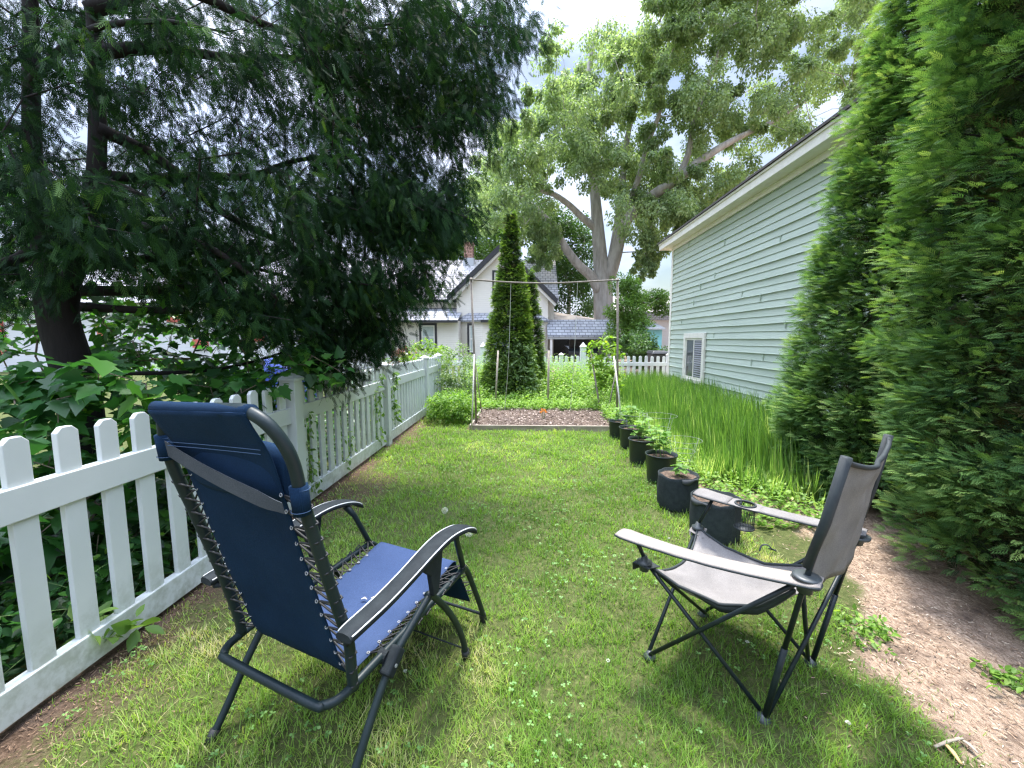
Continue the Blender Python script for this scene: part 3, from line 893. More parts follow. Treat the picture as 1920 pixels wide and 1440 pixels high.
mb = MB(); mb.box((px0,Yp+.03,zb-.2),(px1-.1,Yp+.12,zb-.092)); mb.build('gutter', M['metal'], house)
mb = MB(); mb.box((px0+.02,29,0),(px1-.2,29.15,zb-.05)); mb.box((px0+.02, Yp+3.2, 0),(px0+.14,28.9,zb-.1)); mb.build('back_wall', M['dark_in'], house)
for x in (px0+.15, px1-.28):
    mb = MB(); mb.box((x,Yp+.05,0),(x+.12,Yp+.17,zb-.2)); mb.build('carport_post', M['white_trim'], house)

# a car under the carport, seen over the fence
M['car'] = plain('dark_car_paint', (.02,.028,.035), rough=.2, spec=.8)
car = thing('parked_car', 'dark car parked under the carport of the cream house', 'car', ((px0+px1)/2+.1, 25.6, 0))
def prism(mb, prof, x0, x1, taper=0):
    n = len(prof)
    vs = [(x0+taper*max(0,z-.8), y, z) for y, z in prof]+[(x1-taper*max(0,z-.8), y, z) for y, z in prof]
    mb.add(vs, [tuple(range(n))[::-1], tuple(range(n, 2*n))]+[(i,(i+1)%n,(i+1)%n+n,i+n) for i in range(n)])
mb = MB(); prism(mb, [(-2.1,.35),(-2.15,.7),(-1.95,.86),(-1.0,.95),(1.3,.98),(2.05,.9),(2.15,.6),(2.1,.35)], -.85,.85); mb.build('body', M['car'], car, bevel=.05)
mb = MB(); prism(mb, [(-1.1,.94),(-.45,1.42),(.6,1.46),(1.5,.97)], -.76,.76, .22); mb.build('cabin', M['glass'], car, bevel=.05)
M['tyre'] = plain('tyre_rubber', (.015,.015,.015), rough=.9)
for sx in (-1,1):
    for yy in (-1.35,1.3):
        w = MB(); w.tube([(sx*.86,yy,.33),(sx*.68,yy,.33)], .33, 20); w.build('wheel', M['tyre'], car)

# white sided house on the left, seen through the branches
hl = thing('house', 'white sided house with red trim glimpsed through the dark conifer', 'house')
Y2 = 17.0
a, c = at(-260, 566, Y2), at(640, 566, Y2)
mb = MB(); mb.box((a.x, Y2, -.1), (c.x, Y2+7, a.z)); mb.build('wall', M['siding_w'], hl)
mb = MB(); vs = [(a.x-.3,Y2-.4,a.z-.1),(c.x+.3,Y2-.4,a.z-.1),(c.x+.3,Y2+3.5,a.z+2.0),(a.x-.3,Y2+3.5,a.z+2.0),(a.x-.3,Y2+7.4,a.z-.1),(c.x+.3,Y2+7.4,a.z-.1)]
mb.add(vs, [(0,1,2,3),(3,2,5,4),(1,5,2),(0,3,4),(4,5,1,0)]); mb.build('roof', shingle_mat('pale_shingle', (.42,.42,.45), (.5,.5,.52), off=(R(90),0,0)), hl)
M['red'] = plain('red_paint', (.55,.10,.08), (.62,.16,.13), .6)
for (x0,y0,x1,y1) in ((-40,598,14,664),(186,612,214,641),(316,592,338,604),(364,636,392,652),(470,600,500,640)):
    mb = MB(); p, q_ = at(x0,y0,Y2), at(x1,y1,Y2); mb.box((p.x,Y2-.12,q_.z),(q_.x,Y2-.003,p.z)); mb.build('shutter', M['red'], hl)
# pale house far right
hr = thing('house', 'low pale roofed house seen between the shrub and the green garage', 'house')
Y3 = 36
a, c = at(1150, 600, Y3), at(1330, 600, Y3)
zr, zm = at(1220,556,Y3+3).z, at(1220,585,Y3-.3).z
mb = MB(); mb.box((a.x,Y3,0),(c.x,Y3+6,zm-.1)); mb.build('wall', M['siding_w'], hr)
mb = MB(); mb.add([(a.x-.3,Y3-.4,zm),(c.x+.3,Y3-.4,zm),(c.x+.3,Y3+3,zr),(a.x-.3,Y3+3,zr),(a.x-.3,Y3+6.4,zm),(c.x+.3,Y3+6.4,zm)], [(0,1,2,3),(3,2,5,4),(0,3,4),(1,5,2),(4,5,1,0)]); mb.build('roof', shingle_mat('pinkish_shingle', (.50,.45,.43), (.58,.53,.51), off=(R(90),0,0)), hr)
mb = MB(); p, q_ = at(1150,585,Y3-.45), at(1330,600,Y3-.45); mb.box((p.x,Y3-.5,q_.z),(q_.x,Y3-.42,p.z)); mb.build('gutter', M['shingle_b'], hr)
# turquoise shed
ts = thing('shed', 'small turquoise shed half hidden by the far right shrub', 'shed')
p, q_ = at(1217,618,20), at(1240,660,20)
mb = MB(); mb.box((p.x,20,0),(q_.x,21,p.z)); mb.build('wall', plain('turquoise_paint', (.18,.48,.50), (.25,.56,.58), .5), ts)
mb = MB(); mb.add([(p.x-.1,19.8,p.z),(q_.x+.1,19.8,p.z),(q_.x+.1,21.2,p.z+.28),(p.x-.1,21.2,p.z+.28),(p.x-.1,19.8,p.z+.05),(q_.x+.1,19.8,p.z+.05),(q_.x+.1,21.2,p.z+.33),(p.x-.1,21.2,p.z+.33)],[(3,2,1,0),(4,5,6,7),(0,1,5,4),(1,2,6,5),(2,3,7,6),(3,0,4,7)]); mb.build('roof', M['metal'], ts)
# black wheeled bin by the garage corner
p = at(1243, 676, 12.6)
bn_ = thing('wheelie_bin', 'black lidded bin standing past the garage corner', 'bin', (p.x-.05, 12.9, 0))
mb = MB(); mb.add([(-.2,-.22,.05),(.2,-.22,.05),(.2,.22,.05),(-.2,.22,.05),(-.26,-.3,.95),(.26,-.3,.95),(.26,.3,.95),(-.26,.3,.95)],[(3,2,1,0),(4,5,6,7),(0,1,5,4),(1,2,6,5),(2,3,7,6),(3,0,4,7)]); mb.build('body', plain('black_plastic', (.02,.022,.024), rough=.45), bn_, bevel=.02)
mb = MB(); mb.add([(-.28,-.33,.955),(.28,-.33,.955),(.28,.33,.955),(-.28,.33,.955),(-.24,-.27,1.03),(.24,-.27,1.03),(.24,.31,1.05),(-.24,.31,1.05)],[(3,2,1,0),(4,5,6,7),(0,1,5,4),(1,2,6,5),(2,3,7,6),(3,0,4,7)]); mb.build('lid', plain('black_plastic_lid', (.03,.032,.035), rough=.35), bn_, bevel=.015)
for sx in (-1,1):
    w = MB(); w.tube([(sx*.24,.24,.1),(sx*.29,.24,.1)], .1, 16); w.build('wheel', M['tyre'], bn_)
# blue tarpaulin heap beyond the fence on the left
p = at(528, 690, 7.2)
mb = MB(); P = []
for i in range(26):
    r = []
    for j in range(18):
        u, v = i/25*2-1, j/17*2-1
        h = max(0, 1-(u*u)**1.5)*max(0, 1-(v*v)**1.5)
        z = .82*h**.35 + .07*noise.noise(Vector((u*4, v*4, 1))) + .03*noise.noise(Vector((u*11, v*11, 4)))
        r.append((u*.42*(1+.1*noise.noise(Vector((v*3,0,7)))), v*.45, max(0, z+.14)*1.13))
    P.append(r)
mb.grid(P)
o = mb.build('tarpaulin', plain('blue_tarp', (.012,.035,.22), (.03,.07,.36), .35, 6, .3, 20), None, True, (p.x, 7.2, 0)); tag(o, 'crumpled blue tarpaulin heap behind the white fence under the conifer', 'tarpaulin')

# ================================================================== the big shade tree behind the house
def px_path(pts):  # list of (px, py, Y, r)
    return [at(a, b_, c) for a, b_, c, _ in pts], [q[3] for q in pts]
BIG = leafmat('shade_tree_leaves', [(0,(.12,.175,.095)), (.45,(.23,.315,.17)), (.8,(.31,.395,.23)), (1,(.40,.47,.30))], .52, 1.6, .5, .3)
bt = thing('shade_tree', 'huge spreading old tree with forked grey trunk behind the cream house', 'tree', (at(1133,600,27).x, 27, 0))
def sub(p): return [q - bt.location for q in p]
tm = MB()
limbs = [
 [(1133,690,27,.74),(1133,610,27,.64),(1131,565,27,.62),(1130,530,27,.62),(1127,500,27,.48),(1122,440,27,.40),(1117,380,27,.33),(1113,330,27.3,.29),(1106,270,27.8,.23),(1100,200,28.3,.19),(1104,130,28.8,.14),(1120,40,29,.10)],
 [(1140,520,27,.50),(1152,485,26.8,.42),(1164,440,26.5,.36),(1178,410,26.2,.33),(1215,372,25.6,.29),(1262,342,25,.27),(1300,312,24.5,.25),(1345,280,24.2,.19),(1400,250,24.4,.14),(1455,225,24.6,.09),(1510,190,24.8,.05)],
 [(1124,545,26.8,.34),(1108,518,26.6,.30),(1085,497,26.3,.27),(1062,468,26,.25),(1040,432,25.8,.22),(1012,398,25.5,.18),(985,375,25.3,.15),(962,330,25,.11),(948,280,24.6,.07)],
 [(1148,492,27,.34),(1156,440,27.3,.29),(1163,390,27.6,.26),(1168,330,28,.22),(1176,260,28.6,.18),(1195,180,29,.14),(1230,90,29.5,.10)],
 [(1120,430,27,.26),(1092,408,26.6,.2),(1068,385,26.2,.18),(1040,365,25.8,.15),(1010,352,25.4,.12),(985,300,25,.08)],
 [(1265,342,25,.20),(1290,290,24.8,.16),(1300,230,24.6,.13),(1330,150,24.4,.10),(1360,60,24.2,.07)],
 [(1116,340,27.2,.2),(1080,280,27,.15),(1050,220,26.6,.12),(1040,150,26.3,.08)],
 [(1168,410,26.6,.22),(1195,340,26,.17),(1215,270,25.5,.14),(1240,200,25,.11),(1250,120,24.6,.08)],
]
nodes, par = [], []
rad_known = []
for lb in limbs:
    P, Rr = px_path(lb); P = sub(P)
    sp = smooth_path(P, 4); rr = list(np.interp(np.linspace(0, len(P)-1, len(sp)), range(len(P)), Rr))
    if lb is limbs[0]: rr[0] = .95; rr[1] = .82
    tm.tube(sp, rr, 12)
    for k, q in enumerate(sp[4:]):
        nodes.append(np.array(q)); par.append(-1 if k == 0 else len(nodes)-2)
stub = px_path([(1085,500,26.3,.15),(1079,492,26.1,.14),(1077,480,26.0,.05)]); tm.tube(sub(stub[0]), stub[1], 8)
crown_poly = [(900,345),(915,290),(940,230),(975,195),(1005,150),(1000,105),(1040,60),(1085,45),(1130,75),(1185,60),(1215,0),(1225,-160),(1330,-300),(1640,-260),(1660,60),(1640,150),(1590,260),(1500,300),(1440,330),(1400,330),(1345,375),(1315,395),(1290,380),(1262,410),(1240,455),(1205,470),(1170,395),(1120,330),(1060,330),(1000,400),(1000,440),(945,440),(905,420),(880,385)]
cl = [q_ for q_ in sample_poly(crown_poly, 430, 22, 31, .8) if not (q_[0] > 13.5 and random.random() < .38)]
tass = sample_poly([(985,400),(1000,380),(1060,430),(1050,470),(1000,470)], 10, 24, 28, .6) + sample_poly([(1170,440),(1250,420),(1245,470),(1200,500),(1175,480)], 8, 24, 27, .5) + sample_poly([(1285,380),(1340,370),(1350,405),(1295,415)], 8, 23, 26, .5) + sample_poly([(1205,360),(1280,330),(1300,400),(1210,440)], 12, 24, 27, .6)
cl = [np.array(c) - np.array(bt.location) for c in cl]; tass = [np.array(c) - np.array(bt.location) for c in tass]
arr, pr_ = grow(nodes, par, cl + tass, sag=.05, seg=.9, bias=.5, jit=.07)
limb_mesh(tm, arr, pr_, .014, 2.3, keep_from=len(nodes), rmax=.12, n=5)
tm.build('trunk', M['bark_grey'], bt, smooth=True)
rad = rng.uniform(.55, 1.35, len(cl))
cc_, rr_ = [], []
for c, r_ in zip(cl, rad):      # each bough carries a few hanging sub-clumps
    for k in range(5):
        o_ = rdir(1)[0]*r_*.8; o_[2] = o_[2]*.6 - .1
        cc_.append(c+o_); rr_.append(r_*random.uniform(.3,.62))
for c in tass:
    for k in range(4): cc_.append(c+np.array([random.uniform(-.3,.3), random.uniform(-.3,.3), -.35*k])); rr_.append(.34-.05*k)
crown = clump_leaves(cc_, np.array(rr_), 150, LEAF, .175, BIG, 'crown', bt, droop=1.0, flat=1.1, shell=.45, updir=.6)
print('big crown polys', len(crown.data.polygons))

# ================================================================== other far trees
def far_tree(name, label, poly, Y0, Y1, ncl, rad, per, size, mat, trunk_px, Yt, rt=.2, droop=.2):
    base = at(trunk_px[0], 636, Yt); base.z = 0
    T = thing(name, label, 'tree', base)
    B = np.array(base)
    c = [q - B for q in sample_poly(poly, ncl, Y0, Y1, rad*.55)]
    top = max(q[2] for q in c)
    nodes = [np.array([random.gauss(0,.05)*k, random.gauss(0,.05)*k, top*.75*k/8]) for k in range(9)]
    tm = MB(); sp = [Vector(q) for q in nodes]; tm.tube(sp, [rt*(1-.085*k) for k in range(9)], 9)
    arr, pp = grow(nodes, [-1]+list(range(8)), c, sag=.05, seg=.8, bias=.4)
    limb_mesh(tm, arr, pp, .012, 2.3, keep_from=9, rmax=rt*.5)
    tm.build('trunk', M['bark_grey'], T, smooth=True)
    clump_leaves(c, rng.uniform(.7,1.25,len(c))*rad, per, LEAF, size, mat, 'crown', T, droop=droop, shell=.4)
    return T
LIME = leafmat('light_leaves', [(0,(.06,.13,.03)), (.5,(.12,.22,.05)), (1,(.22,.34,.09))], .45, 1.6)
MIDG = leafmat('mid_leaves', [(0,(.03,.07,.02)), (.5,(.06,.13,.035)), (1,(.12,.22,.06))], .35, 1.5)
DARK = leafmat('deep_leaves', [(0,(.012,.035,.014)), (.5,(.03,.07,.025)), (1,(.06,.13,.04))], .3, 1.4)
far_tree('leafy_tree', 'bright green leafy tree rising behind the brick chimney', [(790,470),(830,430),(860,408),(900,405),(935,425),(940,500),(900,520),(800,520)], 33, 38, 34, 1.1, 420, .22, LIME, (880,), 36, .25)
far_tree('leafy_tree', 'dark leafy tree filling the gap left of the big forked trunk', [(985,420),(1020,390),(1060,400),(1100,440),(1120,560),(1110,600),(1040,600),(1035,500),(990,490)], 31, 36, 46, 1.1, 420, .22, MIDG, (1070,), 34, .25)
far_tree('leafy_tree', 'tall pale tree rising behind the left end of the big tree', [(840,400),(850,350),(880,330),(920,330),(985,400),(990,480),(960,500),(900,440)], 36, 42, 30, 1.4, 380, .24, MIDG, (930,), 40, .3, .4)
far_tree('round_shrub_tree', 'mid green small tree right of the big forked trunk', [(1148,560),(1160,528),(1190,518),(1222,530),(1246,560),(1240,590),(1215,610),(1225,660),(1180,668),(1150,650)], 20.5, 22.5, 40, .55, 420, .13, LIME, (1190,), 21.5, .09)
far_tree('round_shrub_tree', 'dark green bush in front of the small turquoise shed', [(1168,640),(1200,620),(1222,640),(1246,640),(1248,684),(1168,684)], 16, 18, 26, .36, 380, .10, MIDG, (1205,), 17, .05)
# ================================================================== spire conifers in the middle of the bed
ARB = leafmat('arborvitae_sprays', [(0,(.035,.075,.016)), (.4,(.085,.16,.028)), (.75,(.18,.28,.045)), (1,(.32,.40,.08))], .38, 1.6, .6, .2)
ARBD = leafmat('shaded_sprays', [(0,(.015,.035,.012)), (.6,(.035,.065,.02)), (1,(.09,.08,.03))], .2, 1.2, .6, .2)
def spire(name, label, x, y, H_, Rb, ntuft, per, size, tmpl, mat, pw=.75, tuft=.16, low=.12, squash=1.0, lean=(0,0), tipvar=.3, bulge=0, cutoff=None, droopz=.35, cat='conifer', rfun=None):
    T = thing(name, label, cat, (x, y, 0))
    rf = rfun or (lambda z: Rb*max(0.02, (1-z/H_))**pw)
    cen, rr = [], []
    for i in range(ntuft):
        for _ in range(60):
            z = low + (H_-low)*random.random()
            if random.random() < (rf(z)+.05)/(Rb+.05): break
        a = random.uniform(0, 2*math.pi)
        lump = 1 + .22*noise.noise(Vector((math.cos(a)*1.7, math.sin(a)*1.7, z*1.1+x))) + .08*noise.noise(Vector((math.cos(a)*4, math.sin(a)*4, z*3+x)))
        r_ = rf(z)*lump
        cen.append((r_*math.cos(a)*random.uniform(.82,1), r_*math.sin(a)*random.uniform(.82,1)*squash, z)); rr.append(tuft*random.uniform(.6,1.25)*min(1, .35+rf(z)/Rb))
    cen = np.array(cen); rr = np.array(rr)
    n = len(cen)*per
    c = np.repeat(cen, per, 0); r_ = np.repeat(rr, per)
    outw = norm(c*np.array([1,1,0]) + 1e-6)
    u = rdir(n)
    # tuft: flattened dome pointing out, sprays fan outwards and up
    off = norm(u + outw*.7)*(rng.random(n)**.4*r_)[:, None]
    off[:, 2] *= .62
    pos = c + off
    up = np.array([0,0,1.0])
    d = norm(outw*.75 + u*.55 + up*droopz + off/np.maximum(r_[:,None],.01)*.5)
    zz = norm(up + rng.normal(0,.35,(n,3)) + outw*.2)
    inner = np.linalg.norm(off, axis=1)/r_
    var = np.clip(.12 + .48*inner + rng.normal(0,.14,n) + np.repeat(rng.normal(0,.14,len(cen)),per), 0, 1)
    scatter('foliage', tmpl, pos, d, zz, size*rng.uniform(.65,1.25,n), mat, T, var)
    # inner twigs and shaded sprays
    m_ = max(300, len(cen)*6)
    z = rng.random(m_)**1.2*(H_*.93); a = rng.uniform(0,6.28,m_); q = np.array([rf(v) for v in z])*rng.uniform(.3,.86,m_)
    p2 = np.stack([q*np.cos(a), q*np.sin(a)*squash, z+.05], 1)
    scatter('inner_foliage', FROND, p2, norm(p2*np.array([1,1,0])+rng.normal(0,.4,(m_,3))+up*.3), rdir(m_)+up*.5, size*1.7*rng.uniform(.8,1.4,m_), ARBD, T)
    tm = MB(); tm.tube([(0,0,-.02),(0,0,H_*.5),(0,0,H_*.92)], [Rb*.09,Rb*.06,.006], 8)
    for i in range(46):
        z = random.uniform(.08,.85)*H_; a = random.uniform(0,6.28); L_ = rf(z)*.85
        tm.tube([(0,0,z),(L_*.5*math.cos(a),L_*.5*math.sin(a),z+.1*L_),(L_*math.cos(a),L_*math.sin(a)*squash,z+.3*L_)], [.012,.009,.004], 4, cap=False)
    tm.build('trunk', M['bark_dark'], T)
    return T
ctr = at(958, 740, 9.6)
H1 = at(957, 388, 9.6).z
spire('spire_conifer', 'tall narrow pointed conifer in the middle of the garden bed', ctr.x, 9.6, H1, .62, 620, 34, .08, FROND, ARB, pw=.95, tuft=.15, low=.1)
c2 = at(992, 700, 10.2)
spire('spire_conifer', 'shorter thin conifer spire right behind the tall pointed one', c2.x, 10.2, at(990,508,10.2).z, .36, 260, 26, .085, FROND, ARB, pw=.62, tuft=.12, low=.1)

# ================================================================== hedge conifers on the right
ARB2 = leafmat('hedge_conifer_sprays', [(0,(.024,.070,.030)), (.32,(.08,.17,.055)), (.68,(.17,.29,.085)), (1,(.35,.45,.15))], .36, 1.5, .65, .12)
def rA(z): return (1.07-.10*sstep(1.5,3.5,z))*max(.02, 1-z/5.6)**.62 * (0.86+.14*min(1, z/.5))
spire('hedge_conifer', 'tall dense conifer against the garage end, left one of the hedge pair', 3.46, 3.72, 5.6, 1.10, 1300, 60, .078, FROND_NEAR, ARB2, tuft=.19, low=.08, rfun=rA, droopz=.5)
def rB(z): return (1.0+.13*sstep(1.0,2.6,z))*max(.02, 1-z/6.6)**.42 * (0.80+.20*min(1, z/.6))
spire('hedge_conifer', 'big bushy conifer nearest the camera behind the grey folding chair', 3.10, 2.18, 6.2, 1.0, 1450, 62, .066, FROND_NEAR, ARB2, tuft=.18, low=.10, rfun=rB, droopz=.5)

# ================================================================== the dark overhanging conifer on the left
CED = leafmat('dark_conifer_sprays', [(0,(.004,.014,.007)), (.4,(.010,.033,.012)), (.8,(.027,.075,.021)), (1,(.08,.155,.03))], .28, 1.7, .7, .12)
cx, cy = -3.35, 2.95
ced = thing('dark_conifer', 'large dark conifer overhanging the fence with drooping sprays and black trunk', 'tree', (cx, cy, 0))
CB = np.array([cx, cy, 0])
tm = MB()
def T_(pts): return [at(a, b_, c) - Vector(CB) for a, b_, c in pts]
zt0 = at(105, 470, 2.95).z
tr_main = [Vector((0,0,-.05)), Vector((.0,0,.3)), Vector((.02,0,1.0)), at(110,600,2.95)-Vector(CB), at(108,520,2.95)-Vector(CB)]
tm.tube(smooth_path(tr_main, 5), list(np.interp(np.linspace(0,4,21), [0,1,2,3,4], [.19,.145,.125,.115,.13])), 14)
stems = [[(92,530,2.95),(72,420,3.0),(60,250,3.0),(58,60,3.05),(50,-300,3.1),(60,-700,3.15)], [(128,530,2.95),(165,440,2.95),(182,300,3.0),(180,120,3.05),(168,-100,3.1),(150,-500,3.15)]]
nodes, par = [], []
for st, r0 in zip(stems, (.062,.068)):
    sp = smooth_path(T_(st), 6)
    tm.tube(sp, list(np.linspace(r0, .03, len(sp))), 10)
    for k, q_ in enumerate(sp): nodes.append(np.array(q_)); par.append(-1 if k == 0 else len(nodes)-2)
blimbs = [ # the big limbs one sees against the light
 [(150,497,2.95,.042),(260,488,3.1,.035),(330,470,3.3,.03),(400,478,3.5,.024),(470,500,3.7,.018),(540,520,3.9,.012)],
 [(150,545,2.95,.04),(260,545,3.2,.036),(340,540,3.4,.03),(400,520,3.6,.024),(480,500,3.9,.018),(560,470,4.1,.010)],
 [(150,575,2.95,.035),(230,580,3.1,.028),(350,583,3.2,.026)],
 [(180,330,3.0,.05),(270,335,3.2,.04),(380,330,3.4,.034),(470,330,3.6,.026),(560,300,3.8,.018),(680,290,4.1,.010)],
 [(182,240,3.0,.05),(300,300,3.3,.04),(420,400,3.5,.032),(560,470,3.8,.02),(680,540,4.1,.010)],
 [(170,100,3.0,.05),(300,90,3.2,.04),(440,110,3.5,.03),(560,110,3.8,.022),(700,150,4.2,.012)],
 [(165,20,3.0,.05),(330,-20,3.3,.04),(480,40,3.6,.03),(640,90,4.0,.022),(780,80,4.4,.012),(900,60,4.7,.006)],
 [(60,470,3.0,.04),(20,490,2.9,.035),(-60,500,2.8,.03),(-160,480,2.7,.01)],
 [(60,250,3.0,.04),(-40,230,2.8,.03),(-200,220,2.5,.01)],
 [(180,420,2.95,.035),(300,430,2.8,.028),(420,480,2.8,.02),(520,560,2.9,.010)],
 [(60,150,3.0,.03),(160,60,2.9,.022),(300,40,2.7,.014),(420,60,2.6,.006)],
 [(165,-60,3.1,.06),(400,-160,3.4,.05),(640,-160,3.8,.035),(850,-80,4.3,.02),(930,20,4.6,.006)],
 [(60,-250,3.1,.06),(300,-420,3.3,.05),(560,-420,3.6,.035),(760,-320,4.0,.02)],
 [(180,330,3.0,.022),(290,380,2.9,.016),(380,470,2.8,.010),(430,560,2.75,.005)],
 [(150,690,2.95,.02),(260,700,3.0,.016),(420,690,3.3,.012),(560,650,3.6,.010),(650,600,3.9,.006)],
]
for lb in blimbs:
    P = [at(a, b_, c)-Vector(CB) for a, b_, c, _ in lb]
    sp = smooth_path(P, 5); rr = list(np.interp(np.linspace(0, len(P)-1, len(sp)), range(len(P)), [q_[3] for q_ in lb]))
    tm.tube(sp, rr, 8)
    for k, q_ in enumerate(sp[2:]): nodes.append(np.array(q_)); par.append(-1 if k == 0 else len(nodes)-2)
regions = [ # outline in the picture, clump count, depth range
 ([(560,-20),(985,-20),(990,40),(950,90),(960,150),(925,190),(915,250),(880,300),(860,360),(790,420),(640,420),(600,250)], 330, 3.5, 4.8),
 ([(560,330),(860,340),(895,400),(850,470),(820,530),(735,570),(745,620),(720,655),(640,640),(560,600)], 210, 3.3, 4.5),
 ([(160,-20),(620,-20),(640,300),(560,420),(420,420),(200,330)], 165, 2.6, 4.2),
 ([(190,330),(420,400),(600,420),(640,560),(600,660),(440,600),(250,520)], 120, 2.7, 4.2),
 ([(-120,-20),(170,-20),(190,330),(200,500),(60,560),(-120,560)], 110, 2.3, 3.9),
 ([(60,300),(300,330),(260,470),(60,460)], 22, 2.2, 2.8),
 ([(-300,-700),(300,-700),(620,-200),(985,-20),(-300,-20)], 180, 2.8, 4.4),
 ([(-700,-500),(-120,-500),(-120,560),(-700,560)], 90, 2.2, 4.2),
 ([(960,20),(1010,10),(1005,55),(975,90),(955,70)], 8, 4.4, 4.8), ([(920,150),(955,140),(945,200),(925,215)], 6, 4.3, 4.7),
 ([(560,600),(735,600),(720,670),(640,700),(580,690)], 34, 3.6, 4.4),
]
targets = []
for poly, k, d0, d1 in regions:
    targets += [q_ - CB for q_ in sample_poly(poly, k, d0, d1, .1)]
arr, pp = grow(nodes, par, targets, sag=.04, seg=.22, bias=.15, jit=.07)
limb_mesh(tm, arr, pp, .0032, 2.5, keep_from=len(nodes), rmax=.022, n=4)
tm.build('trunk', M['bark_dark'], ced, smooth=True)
# sprays hang from the last part of each twig
tg = np.array(targets)
per = 48
n = len(tg)*per
c = np.repeat(tg, per, 0)
prv = np.array([arr[pp[i]] if pp[i] >= 0 else arr[i] for i in range(len(arr))])
# direction of twig tip at each target
tipdir = []
A_ = np.array(arr)
for q_ in targets:
    k = int(np.argmin(np.sum((A_-q_)**2, 1))); tipdir.append(q_ - prv[k])
td = np.repeat(norm(np.array(tipdir)+1e-6), per, 0)
along = rng.uniform(-.30, .14, n)
side = rng.normal(0, .085, (n, 3)); side[:, 2] = -np.abs(rng.normal(0, .10, n)) + .03
pos = c + td*along[:, None] + side
d = norm(td*.45 + np.array([0,0,-.85]) + rng.normal(0,.38,(n,3)))
zz = norm(rng.normal(0,1,(n,3))*np.array([1,1,.4]))
var = np.clip(.42 + rng.normal(0,.2,n) + np.repeat(rng.normal(0,.13,len(tg)),per), 0, 1)
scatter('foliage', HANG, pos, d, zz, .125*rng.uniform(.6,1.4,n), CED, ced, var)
DEAD = leafmat('dead_sprays', [(0,(.22,.07,.02)), (1,(.42,.17,.05))], .3, 1.2)
for (a, b_, Y_, k, s_) in ((672,215,4.1,34,.085),(255,507,3.0,16,.055)):
    p = np.array(at(a, b_, Y_)) - CB
    q_ = p + rng.normal(0,1,(k,3))*np.array([.03,.03,.10 if k > 20 else .04])
    o = scatter('dead_spray', HANG, q_, norm(rng.normal(0,.3,(k,3))+np.array([.1,0,-1])), rdir(k), s_*rng.uniform(.8,1.3,k), DEAD, ced)
    o['label'] = 'brown dead spray'

# ================================================================== broad-leaved undergrowth behind the fence
def leaf_bush(name, label, centre, poly_or_box, ncl, rad, per, tmpl, size, mat, cat='shrub', group=None, stems=True, droop=.35, updir=1.0, flat=.8, szj=.4, stem_r=.006, mesh='foliage'):
    T = thing(name, label, cat, centre, 0, group)
    B = np.array(centre, float)
    if callable(poly_or_box): c = [poly_or_box() for _ in range(ncl)]
    else: c = [q_ - B for q_ in poly_or_box]
    if stems:
        nodes = [np.array([0,0,0.]), np.array([0,0,.12])]
        arr, pp = grow(nodes, [-1, 0], c, sag=.04, seg=.15, bias=.25, jit=.08)
        sm = MB(); limb_mesh(sm, arr, pp, stem_r*.35, 2.4, keep_from=1, rmax=stem_r*2.5, n=4); sm.build('stem', M['twig'] if stem_r > .004 else M['stem_green'], T)
    clump_leaves(c, rng.uniform(.7,1.3,len(c))*rad, per, tmpl, size, mat, mesh, T, droop=droop, flat=flat, shell=.5, updir=updir, szj=szj)
    return T
MAP = leafmat('broad_leaves', [(0,(.014,.055,.018)), (.4,(.03,.11,.026)), (.72,(.07,.20,.032)), (1,(.20,.37,.04))], .42, 1.9, .35, .5)
def px_c(poly, n, d0, d1, mind=.06): return [np.array(q_) for q_ in sample_poly(poly, n, d0, d1, mind)]
def pts3(lo, hi, n): return [np.array([random.uniform(a, b_) for a, b_ in zip(lo, hi)]) for _ in range(n)]
leaf_bush('broad_leaved_shrub', 'shrub with large pointed dark green leaves behind the nearest fence pickets', (-2.75, 2.1, 0), pts3((-3.4,1.0,.05),(-2.5,2.8,.6), 40) + px_c([(-80,725),(40,700),(180,690),(290,720),(290,800),(-80,860)], 40, 1.95, 2.6) + pts3((-2.9,1.2,.05),(-2.2,2.5,.9), 60), 0, .12, 9, MAPLE, .105, MAP, group=None, stem_r=.008, updir=1.3)
leaf_bush('broad_leaved_shrub', 'leafy maple sapling right of the black conifer trunk', (-2.9, 3.55, 0), px_c([(170,540),(330,560),(600,590),(640,700),(560,740),(300,740),(170,720)], 175, 3.1, 4.2) + px_c([(200,440),(300,430),(440,560),(300,570)], 16, 3.1, 3.8), 0, .15, 11, MAPLE, .075, MAP, stem_r=.008, updir=1.2)
leaf_bush('broad_leaved_shrub', 'leafy shrub left of the black conifer trunk', (-4.2, 3.3, 0), px_c([(-60,330),(60,300),(90,470),(90,640),(60,720),(-60,720)], 60, 3.2, 4.2) , 0, .15, 9, MAPLE, .085, MAP, stem_r=.008, updir=1.2)
leaf_bush('broad_leaved_shrub', 'dense dark shrub behind the fence by its first square post', (-2.7, 3.4, 0), pts3((-2.9,2.5,.05),(-2.22,4.2,.9), 95) + px_c([(290,720),(520,690),(520,760),(300,790)], 16, 2.7, 3.4), 0, .14, 10, MAPLE, .085, MAP, stem_r=.008, updir=1.2)
leaf_bush('broad_leaved_shrub', 'low dark shrub behind the fence between the two farther posts', (-2.6, 5.6, 0), pts3((-3.0,4.3,.05),(-2.25,7.2,.85), 90), 0, .16, 9, OVAL, .08, MAP, stem_r=.008, updir=1.1)
leaf_bush('ground_vine', 'low leafy vine growing along the foot of the nearest fence pickets', (-2.05, 1.55, 0), pts3((-2.3,.95,.02),(-1.95,2.6,.35), 60), 0, .07, 10, OVAL, .055, MAP, cat='vine', stem_r=.003)
